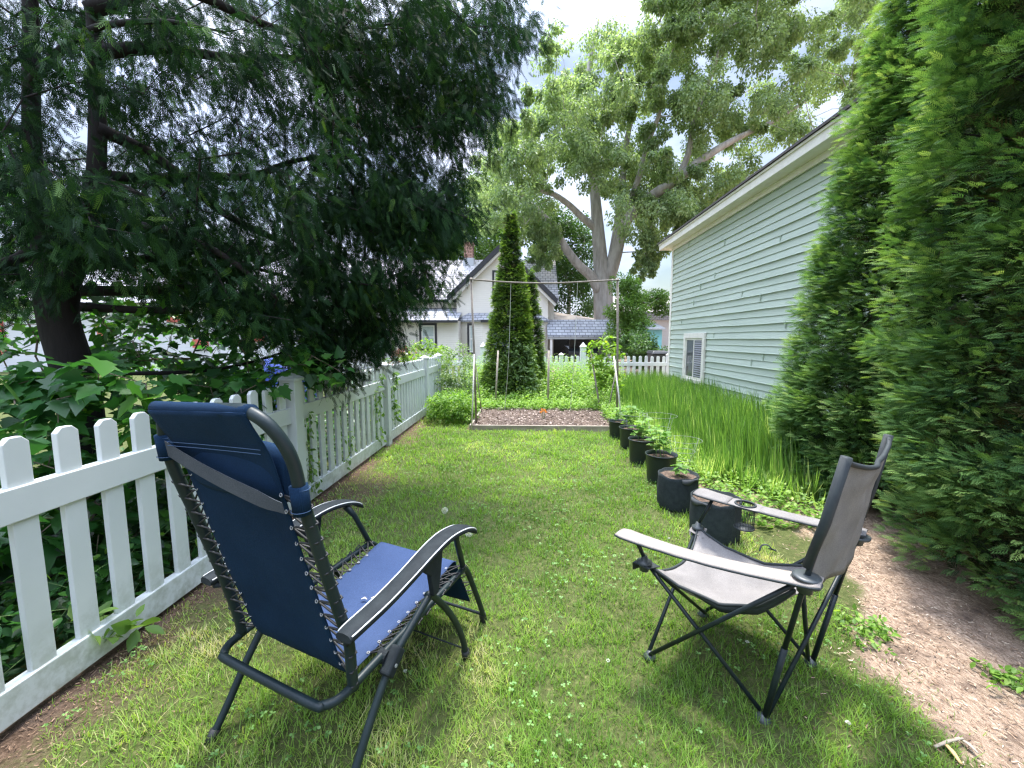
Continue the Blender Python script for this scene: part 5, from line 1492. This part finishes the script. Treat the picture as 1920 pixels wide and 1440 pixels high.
# corner pads
for (x,y,z), s in ((tFN,-1),(tFF,1)):
    mb = MB(); G = [[(x+s*.030,y+.035,z+.010),(x-s*.045,y+.030,z+.002)],[(x+s*.032,y-.035,z+.006),(x-s*.05,y-.045,z-.012)]]
    mb.grid(G, .004); mb.build('corner_patch', M['blk'] if s < 0 else M['taupe'], st)
    mb = MB(); G = [[(x+s*.030,y+.036,z+.008),(x+s*.006,y+.046,z-.036)],[(x-s*.05,y+.022,z-.002),(x-s*.055,y+.014,z-.03)]]
    mb.grid(G, .004); mb.build('corner_patch', M['blk'] if s < 0 else M['taupe'], st)
# backrest
P = []
for i in range(21):
    v = i/20
    A_ = V3((-.262,-.262,.500)).lerp(V3(tpN)+Vector((0,0,.004)), v) if False else V3((-.285,-.288,.600)).lerp(V3((tpN[0],tpN[1],tpN[2]+.004)), v)
    B_ = V3((.290,-.366,.572)).lerp(V3((tpF[0],tpF[1],tpF[2]+.004)), v)
    row = []
    for j in range(21):
        s_ = j/20; p = A_.lerp(B_, s_)
        bow = 4*s_*(1-s_)
        p = p + Vector((0, -.035*bow*(1-.4*v), -.060*bow*v**3 - .030*bow*(1-v)**2))
        p.y += .010*math.sin((s_-.5)*15/(.35+v) )*bow*.5*(.3+v) + .014*noise.noise(Vector((s_*5, v*4, 4)))
        row.append(p)
    P.append(row)
mb = MB(); mb.grid(P, .0035); bk = mb.build('backrest', M['taupe_b'], qc, True)
mb = MB(); mb.tube(P[-1], .0085, 8); mb.build('top_binding', M['blk'], bk, True)
for k, tp, h_ in ((0,tpN,hN),(-1,tpF,hF)):
    mb = MB(); col = [P[i][k] for i in range(21)]
    pts = [V3(h_)+Vector((0,0,.05)), V3(h_).lerp(V3(tp), .5), V3(tp)+Vector((0,0,.012))]
    mb.tube(pts, [.013,.015,.0155], 12); mb.build('post_sleeve', M['blk'], bk, True)
    mb = MB(); s = 1 if k == 0 else -1
    G = [[V3(c_)+Vector((0,.004,0)), V3(c_)+Vector((s*(.040+.03*(1-i/20)),.0035-.006,0))] for i, c_ in enumerate(col)]
    mb.grid(G, .003); mb.build('side_band', M['blk'], bk, True)
# fabric linking seat to back
# armrests
def armrest(front, back_, w0, w1, sag, name_mat, cup=None):
    P = []
    n = 26
    f_, b_ = V3(front), V3(back_)
    for i in range(n):
        t_ = i/(n-1)
        p = f_.lerp(b_, t_); p.z -= sag*math.sin(math.pi*t_)
        if t_ < .12: p.z -= .028*((.12-t_)/.12)**2*0
        w = (w0+(w1-w0)*t_)*(1-.18*math.sin(math.pi*t_))
        if i == 0: w *= .82
        if i == n-1: w *= .85
        crown = .004
        P.append([p+Vector((x*w, 0, crown*(1-x*x)-.002+.002*noise.noise(Vector((x*3,t_*12,5))))) for x in np.linspace(-1,1,7)])
    mb = MB()
    if cup is None: mb.grid(P, .005)
    else:
        i0, i1 = cup
        mb.grid(P[:i0+1], .005); mb.grid(P[i1:], .005)
        # ring of fabric round the cup hole
        c_ = P[i0][3].lerp(P[i1][3], .5); rr = (P[i1][3]-P[i0][3]).length/2*.64
        ya, yb = P[i0], P[i1]
        m_ = 24; outer, inner = [], []
        for k in range(m_):
            a = 2*math.pi*k/m_
            dx, dy = math.cos(a), math.sin(a)
            w = (P[i0][6]-P[i0][0]).length/2; h_ = (P[i1][3]-P[i0][3]).length/2
            sc = 1/max(abs(dx)/w, abs(dy)/h_)
            # direction basis: x across, y along
            ax = (P[i0][6]-P[i0][0]).normalized(); ay = (P[i0][3]-P[i1][3]).normalized()
            outer.append(c_+ax*dx*sc+ay*dy*sc); inner.append(c_+ax*dx*rr+ay*dy*rr+Vector((0,0,.001)))
        mb.add(outer+inner, [(k, (k+1)%m_, (k+1)%m_+m_, k+m_) for k in range(m_)])
    o = mb.build('armrest', M[name_mat], qc, True)
    for side in (0, 6):
        e = MB(); e.tube([r_[side] for r_ in P], .0045, 6); e.build('armrest_binding', M['blk'], o, True)
    e = MB(); e.tube(P[0], .0045, 6); e.build('armrest_binding', M['blk'], o, True)
    return o, P
o, P = armrest((-.33,.365,.577), (-.31,-.335,.636), .046, .046, .022, 'cream_c')
mb = MB(); mb.lathe([(0,.006),(.030,.006),(.040,.003),(.041,-.003),(0,-.004)], 24, (-.308,-.293,.640)); mb.build('reinforced_end', M['hub'], o, True)
o, P = armrest((.322,.285,.604), (.31,-.400,.608), .064, .044, .012, 'taupe', cup=(6, 11))
cxy = P[6][3].lerp(P[11][3], .5)
rc = (P[11][3]-P[6][3]).length/2*.64
mb = MB(); mb.tube([cxy+Vector((rc*math.cos(a), rc*math.sin(a), .002)) for a in np.linspace(0,2*math.pi,24,endpoint=False)], .005, 8, closed=True); ch_ = mb.build('cup_holder', M['blk'], o, True)
M['mesh'] = plain('black_netting', (.02,.026,.03), rough=.6)
for k in range(20):    # net sides of the cup holder
    a0 = 2*math.pi*k/20
    mb_ = MB()
mb = MB()
for k in range(22):
    for sgn in (1,-1):
        a0 = 2*math.pi*k/22
        mb.tube([cxy+Vector((rc*.98*math.cos(a0+sgn*.5*q_), rc*.98*math.sin(a0+sgn*.5*q_), -.115*q_)) for q_ in (0,.5,1)], .0007, 4, cap=False)
mb.build('netting', M['mesh'], ch_)
mb = MB(); mb.tube([cxy+Vector((rc*math.cos(a), rc*math.sin(a), -.116)) for a in np.linspace(0,2*math.pi,24,endpoint=False)], .0035, 8, closed=True); mb.build('bottom_ring', M['blk'], ch_, True)
mb = MB(); mb.lathe([(0,-.117),(rc*.95,-.117),(rc*.95,-.1155),(0,-.1155)], 20, cxy); mb.build('bottom_net', M['mesh'], ch_, True)

# ================================================================== pots along the lawn edge
M['felt'] = plain('black_felt', (.010,.016,.018), (.022,.032,.034), .95, 30, .5, 150)
M['poly'] = plain('black_nursery_plastic', (.010,.017,.019), (.018,.027,.029), .42, 12, .1, 60, spec=.5)
M['soil'] = plain('potting_soil', (.03,.02,.014), (.16,.105,.07), .95, 60, .9, 120)
SEED = leafmat('seedling_leaves', [(0,(.08,.19,.03)), (.6,(.14,.28,.05)), (1,(.24,.38,.10))], .42, 1.6)
def pot(kind, label, x, y, r, h, fill, plant=None):
    T = thing('fabric_pot' if kind == 'felt' else 'plastic_pot', label, 'pot', (x, y, 0), random.uniform(0,6))
    n = 36
    if kind == 'felt':
        prof = [(0,0),(r*.96,0),(r*1.0,.02),(r*1.03,h*.5),(r*1.0,h-.03),(r*1.01,h),(r*.975,h-.002),(r*.96,h-.05),(r*.93,fill-.02)]
    else:
        prof = [(0,0),(r*.84,0),(r*.86,.01),(r*.95,h-.035),(r*.955,h-.034),(r*.965,h-.012),(r*1.03,h-.010),(r*1.03,h),(r*.96,h),(r*.93,fill-.02)]
    vs = []
    for (q_, z) in prof:
        for k in range(n):
            a = 2*math.pi*k/n
            wob = 1 + (.022*noise.noise(Vector((math.cos(a)*1.5, math.sin(a)*1.5, z*6+x*9))) if kind == 'felt' else 0)
            zz = z + (.016*noise.noise(Vector((math.cos(a)*2, math.sin(a)*2, x*5))) if kind == 'felt' and z > h*.8 else 0)
            vs.append((q_*wob*math.cos(a), q_*wob*math.sin(a), zz))
    mb = MB(); mb.add(vs, [(i*n+k, i*n+(k+1)%n, (i+1)*n+(k+1)%n, (i+1)*n+k) for i in range(len(prof)-1) for k in range(n)])
    w = mb.build('pot_wall', M['felt'] if kind == 'felt' else M['poly'], T, True)
    if kind == 'felt':
        mb = MB(); G = []
        for k in range(8):   # folded down flap of the lip
            a = -2.2+.14*k
            G.append([(r*1.04*math.cos(a), r*1.04*math.sin(a), h-.002), (r*1.06*math.cos(a), r*1.06*math.sin(a), h-.03-.016*math.sin(k*.9))])
        mb.grid(G, .003); mb.build('folded_lip', plain('grey_felt', (.07,.075,.08), rough=.95), w, True)
    G = []
    for i in range(9):
        G.append([((r*.95*i/8)*math.cos(a), (r*.95*i/8)*math.sin(a), fill + .012*noise.noise(Vector((i*.7*math.cos(a), i*.7*math.sin(a), x*3)))) for a in np.linspace(0, 2*math.pi, 25)])
    mb = MB(); mb.grid(G); mb.build('soil', M['soil'], T, True)
    if plant:
        np_, hp, ls = plant
        B = np.zeros((0,3)); P, D, Z_, SZ_ = [], [], [], []
        sm = MB()
        for k in range(np_):
            a = random.uniform(0,6.28); q_ = random.uniform(0,.4)*r
            b0 = Vector((q_*math.cos(a), q_*math.sin(a), fill)); tp_ = b0 + Vector((random.gauss(0,.05), random.gauss(0,.05), hp*random.uniform(.7,1.1)))
            sm.tube([b0, b0.lerp(tp_, .5)+Vector((random.gauss(0,.012),0,0)), tp_], [.0032,.0026,.0015], 5)
            for m2 in range(9):
                t_ = .3+.7*m2/9; p = b0.lerp(tp_, t_); a2 = m2*2.4+k
                st_ = Vector((math.cos(a2), math.sin(a2), random.uniform(.0,.5)))*ls*.5
                P.append(p+st_); D.append((math.cos(a2), math.sin(a2), random.uniform(-.35,.15))); Z_.append((random.gauss(0,.25), random.gauss(0,.25), 1)); SZ_.append(ls*random.uniform(.7,1.25))
                sm.tube([p, p+st_], .001, 4, cap=False)
        pl_ = sm.build('plant', M['stem_green'], T)
        scatter('foliage', MAPLE, np.array(P), np.array(D), np.array(Z_), np.array(SZ_)*1.0, SEED, pl_)
    return T
pot('felt', 'black felt pot with bare soil nearest the grey chair', 1.345, 2.90, .163, .285, .255, None)
pot('felt', 'black felt pot with folded lip, second from the grey chair', 1.265, 3.42, .158, .285, .262, (2, .12, .05))
pot('plastic', 'black plastic pot with leafy seedling between the felt pots and the other plastic ones', 1.33, 4.06, .150, .275, .235, (4, .30, .075))
pot('plastic', 'black plastic pot with spreading seedling, in the middle of the row', 1.31, 4.70, .145, .27, .23, (4, .26, .07))
pot('plastic', 'black plastic pot with bushy seedling, last but one of the row', 1.345, 5.32, .150, .27, .235, (5, .32, .07))
pot('plastic', 'farthest black pot beside the corner of the soil plot', 1.30, 5.86, .135, .25, .21, (3, .22, .06))
# wire plant supports behind the pots
M['wire'] = plain('galvanised_wire', (.24,.27,.24), rough=.6, metal=.2)
def cage(label, x, y, h, r):
    h *= .62
    T = thing('wire_plant_cage', label, 'plant support', (x, y, 0), random.random()*6, 'galvanised wire plant cages')
    for k, f_ in enumerate((.42,.68,1.0)):
        mb = MB(); mb.tube([(r*f_*math.cos(a)*(.8+.2*f_), r*f_*math.sin(a)*(.8+.2*f_), h*f_) for a in np.linspace(0,2*math.pi,22,endpoint=False)], .0017, 6, closed=True); mb.build('hoop', M['wire'], T, True)
    for k in range(4):
        a = k*math.pi/2
        mb = MB(); mb.tube([(.05*math.cos(a), .05*math.sin(a), -.02), (r*math.cos(a), r*math.sin(a), h*1.01)], .0016, 6); mb.build('wire_leg', M['wire'], T, True)
cage('wire plant cage in the second pot from the soil plot corner', 1.36, 5.30, .72, .17)
cage('wire plant cage over the middle black plastic pot', 1.60, 5.00, .78, .20)
0 and cage('tall wire plant cage at the edge of the strap leaves', 1.95, 6.3, .82, .20)
cage('wire plant cage behind the leafy seedling pot', 1.62, 4.25, .60, .17)
0 and cage('farthest wire plant cage by the right frame post', 1.85, 7.4, .85, .22)

# ================================================================== soil plot
plot = thing('raised_bed', 'low timber edged bed of bare brown soil at the end of the lawn', 'garden bed', (.27, 7.15, 0))
M['wood'] = plain('weathered_wood', (.24,.20,.155), (.40,.35,.28), .9, 14, .4, 50, stretch=(.3,1,1))
bx0, bx1, by0, by1 = -.89-.27, 1.42-.27, 6.30-7.15, 8.0-7.15
for lo, hi in (((bx0,by0,-.03),(bx1,by0+.035,.075)), ((bx0,by1-.035,-.03),(bx1,by1,.07)), ((bx0,by0+.036,-.03),(bx0+.035,by1-.036,.068)), ((bx1-.035,by0+.036,-.03),(bx1,by1-.036,.068))):
    mb = MB(); mb.box(lo, hi); mb.build('board', M['wood'], plot, bevel=.004)
G = []
for i in range(60):
    G.append([(bx0+.036+(bx1-bx0-.072)*j/79, by0+.036+(by1-by0-.072)*i/59, .045+.022*noise.noise(Vector((j*.12,i*.12,1)))+.014*noise.noise(Vector((j*.5,i*.5,5)))-.02*math.exp(-((j-30)/5)**2-((i-30)/7)**2)) for j in range(80)])
m, t, b = mat_base('plot_soil')
f1 = noise_n(t, 34, 9, .8); f2 = noise_n(t, 2.2, 4)
c1 = ramp(t, f1, [(.32,(.035,.024,.018)), (.5,(.11,.078,.06)), (.62,(.20,.15,.12)), (.75,(.36,.29,.24))])
t.links.new(mixc(t, 1.0, c1, ramp(t, f2, [(.3,(.75,.72,.72)),(.7,(1.1,1.05,1.0))]), 'MULTIPLY'), b.inputs['Base Color']); b.inputs['Roughness'].default_value = .95
bump(t, b, f1, 1.0, .03)
mb = MB(); mb.grid(G); mb.build('soil', m, plot, True)
n = 2600
pos = np.stack([rng.uniform(bx0+.05,bx1-.05,n)+.27, rng.uniform(by0+.05,by1-.05,n)+7.15, rng.uniform(.045,.075,n)], 1)
a = rng.uniform(0,6.28,n)
o = scatter('mulch_chips', ([(-.4,0,0),(.4,0,0),(.5,1,.1),(-.5,1,0)], [(0,1,2,3)]), pos, np.stack([np.cos(a),np.sin(a),rng.normal(0,.25,n)],1), np.tile([0,0,1.],(n,1))+rng.normal(0,.4,(n,3)), rng.uniform(.015,.04,n), leafmat('chip', [(0,(.07,.05,.038)),(.5,(.17,.125,.10)),(1,(.46,.38,.32))], .05, 1, .9), None, None, rng.uniform(.008,.02,n))
tag(o, 'pale brown bark chips strewn over the bare soil bed', 'mulch', kind='stuff')
# small orange flowered plant in the bed
fl = thing('marigold', 'tiny orange flowered plant standing alone in the bare soil bed', 'flower', (.27+.0, 7.0, .04))
fl.location = (at(1019, 790, 7.0).x, 7.0, .04)
mb = MB()
for k in range(6):
    a = k*1.05; mb.tube([(0,0,0),(.03*math.cos(a),.03*math.sin(a),.06),(.045*math.cos(a),.045*math.sin(a),.11+.02*(k%3))], .0025, 5)
mb.build('stem', M['stem_green'], fl)
n = 60; u = rdir(n)
c_ = np.array([(.045*math.cos(k*1.05), .045*math.sin(k*1.05), .12+.02*(k%3)) for k in range(6)])
scatter('petals', OVAL, np.repeat(c_, 10, 0), u+np.array([0,0,.4]), rdir(n), .028, leafmat('orange_petal', [(0,(.65,.16,.02)),(1,(.85,.40,.06))], .3, 1), fl)
# ================================================================== string frame over the bed
M['pole'] = plain('grey_weathered_pole', (.16,.135,.11), (.30,.265,.22), .85, 20, .3, 80)
M['pvc'] = plain('pale_bare_cane', (.52,.49,.42), (.66,.63,.56), .6, 10)
M['string'] = plain('white_string', (.7,.7,.68), rough=.7)
fr = thing('string_frame', 'tall wooden frame with hanging strings over the bare soil bed', 'plant support', (.27, 6.6, 0))
FL = Vector(fr.location)
def fp(px, py, Y): return at(px, py, Y) - FL
def fpole(name, mat, pts, r, parent=fr):
    mb = MB(); mb.tube(pts, r, 10); return mb.build(name, M[mat], parent, True)
tlp, trp = fp(883,524,6.6), fp(1158,525,6.7)
fpole('post', 'pole', [Vector((fp(893,782,6.6).x, 0, 0)), fp(889,660,6.6), tlp+Vector((0,0,.03))], .017)
fpole('post', 'pole', [Vector((fp(1157,784,6.7).x, .1, 0)), fp(1158,650,6.7), trp+Vector((0,0,.03))], .017)
fpole('crossbar', 'pole', smooth_path([tlp+Vector((-.02,-.02,0)), fp(950,529,6.62), fp(1030,531,6.65), fp(1100,528,6.68), trp+Vector((.02,-.02,0))], 4), .0125)
fpole('cane', 'pvc', [fp(884,808,6.28), fp(887,740,6.4), fp(889,664,6.55)], .011)
fpole('cane', 'pvc', [fp(1166,800,6.30), fp(1160,740,6.4), fp(1151,668,6.6)], .012)
for px, y0 in ((958,1.0),(1083,0.9)):
    a = fp(px,530,6.64); mb = MB(); mb.tube(smooth_path([a, Vector((a.x-.05 if px < 1000 else a.x, .35, 1.1)), Vector((a.x-.14 if px < 1000 else a.x-.01, .75, .12))], 4), .0035, 5); mb.build('string', M['string'], fr)
for px in (1028, 1105):
    pass
def stake(label, a, b_, r, mat='pole'):
    mb = MB(); A_ = Vector(a); B_ = Vector(b_); mb.tube([B_-A_*0-Vector((A_.x,A_.y,0)) if False else Vector((0,0,-.03)), B_-Vector((A_.x,A_.y,0))], [r, r*.85], 8)
    o = mb.build('wooden_stake', M[mat], None, True, (A_.x, A_.y, 0)); tag(o, label, 'stake')
g = lambda px, Y: at(px, 700, Y).x
stake('pale wooden stake in front of the left flank of the pointed conifer', (g(928,8.4), 8.4, 0), at(934,657,8.5), .020, 'wood')
stake('grey wooden stake at the right flank of the pointed conifer', (g(1028,8.4), 8.4, 0), at(1029,657,8.4), .024, 'wood')
stake('leaning dark stake in the weeds left of the sapling', (g(1128,8.0), 8.0, 0), at(1107,655,8.5), .020)
stake('thin dark stick leaning beside the left post of the frame', (g(903,7.7), 7.7, 0), at(893,690,7.4), .010)
stake('thin forked stick leaning right of the soil bed by the frame post', (g(1140,7.6), 7.6, 0), at(1154,700,7.5), .012)

# ================================================================== small things on the lawn
def puff(label, px, py, Y, hz):
    p = at(px, py, Y)
    T = thing('dandelion', label, 'flower', (p.x, Y, 0))
    mb = MB(); mb.tube([(0,0,0),(.004,0,hz*.5),(0,0,hz)], .0016, 5); mb.build('stem', M['stem_green'], T)
    n = 130; u = rdir(n)
    scatter('seed_head', ([(-.02,0,0),(.02,0,0),(.13,1,0),(0,.93,0),(-.13,1,0)], [(0,1,2,3,4)]), np.tile([0,0,hz],(n,1))+u*.004, u, rdir(n), .021, leafmat('seed_fluff', [(0,(.55,.57,.55)),(1,(.8,.8,.78))], .5, 1, .9), T)
def gy_(py, h): return None
for lab, px, py in (('white dandelion clock on the lawn, the one farthest back', 834, 957), ('white dandelion clock just beyond the tip of the right armrest of the recliner', 879, 1000)):
    z = .11; r_ = ray(px, py); k = (z-CAM_H)/r_.z; p = Vector((0,0,CAM_H))+r_*k
    puff(lab, px, py, p.y, z)
def ground_pt(px, py, z=0.0):
    r_ = ray(px, py); return Vector((0,0,CAM_H)) + r_*((z-CAM_H)/r_.z)
WH = leafmat('white_petals', [(0,(.6,.62,.58)),(1,(.8,.8,.76))], .3, 1)
for k, (px, py) in enumerate(((1401,1205),(1590,1357),(1254,1010),(1140,1240),(760,1260))):
    p = ground_pt(px, py, .04); n = 26; u = rdir(n); u[:,2] = np.abs(u[:,2])
    T = thing('clover_flower', 'small round white clover bloom in the lawn', 'flower', (p.x, p.y, 0), 0, 'white clover blooms')
    mb = MB(); mb.tube([(0,0,0),(0,0,.04)], .0012, 5); mb.build('stem', M['stem_green'], T)
    scatter('bloom', OVAL, np.tile([0,0,.042],(n,1)), u, rdir(n), .010, WH, T)
# broken pale sticks at the bottom right
for k, (a, b_, w) in enumerate((((1770,1392),(1802,1432),.008), ((1800,1385),(1834,1412),.007), ((1752,1400),(1806,1384),.006))):
    A_, B_ = ground_pt(*a, .012), ground_pt(*b_, .02); mb = MB(); mb.tube([Vector((0,0,0)), (B_-A_)*.5+Vector((0,0,.006)), B_-A_], [w*.8,w,w*.6], 6, flat=.5)
    o = mb.build('split_stick', M['wood'] if k else plain('orange_split_wood', (.50,.30,.12), (.62,.42,.20), .8), None, True, A_)
    tag(o, ('orange split stick on the bare soil near the bottom right corner','pale split stick just right of the orange one','thin pale stick across the top of the orange split stick')[k], 'stick')
# fallen bits on the recliner seat
for k, (r_, u_, s_) in enumerate(((-.02,.38,.012),(.01,.40,.010),(.08,.30,.006),(.06,.27,.005),(-.05,.25,.005))):
    mb = MB(); sp = [(random.uniform(-1,1)*s_, random.uniform(-1,1)*s_, random.uniform(0,.5)*s_) for _ in range(3)]
    mb.tube([(-s_,0,0),(0,s_*.4,s_*.3),(s_,-s_*.2,.001)], [s_*.3,s_*.4,s_*.15], 6, flat=.5)
    Mw = Matrix.Translation(rec.location) @ Matrix.Rotation(-R(HD), 4, 'Z')
    p = Mw @ Vector((r_, u_, .343+.02*(u_-.3)-.004))
    o = mb.build('fallen_husk', plain('pale_husk', (.6,.56,.5), rough=.8) if k == 0 else bpy.data.materials['pale_husk'], None, True, p)
    tag(o, 'tiny pale husk fallen on the blue seat', 'husk', 'husks fallen on the recliner seat')
# black strap lying behind the grey chair
p = ground_pt(1438, 1034, .01)
mb = MB(); mb.tube(smooth_path([(-.05,0,0),(-.03,.01,.035),(.0,.0,.045),(.03,-.01,.02),(.06,.0,.006),(.02,.02,.012)], 4), .006, 6, flat=.4)
o = mb.build('strap', M['blk'], None, True, p); tag(o, 'curled black strap lying on the bare soil behind the grey chair', 'strap')
print('polys', sum(len(o.data.polygons) for o in S.objects if o.type == 'MESH'))
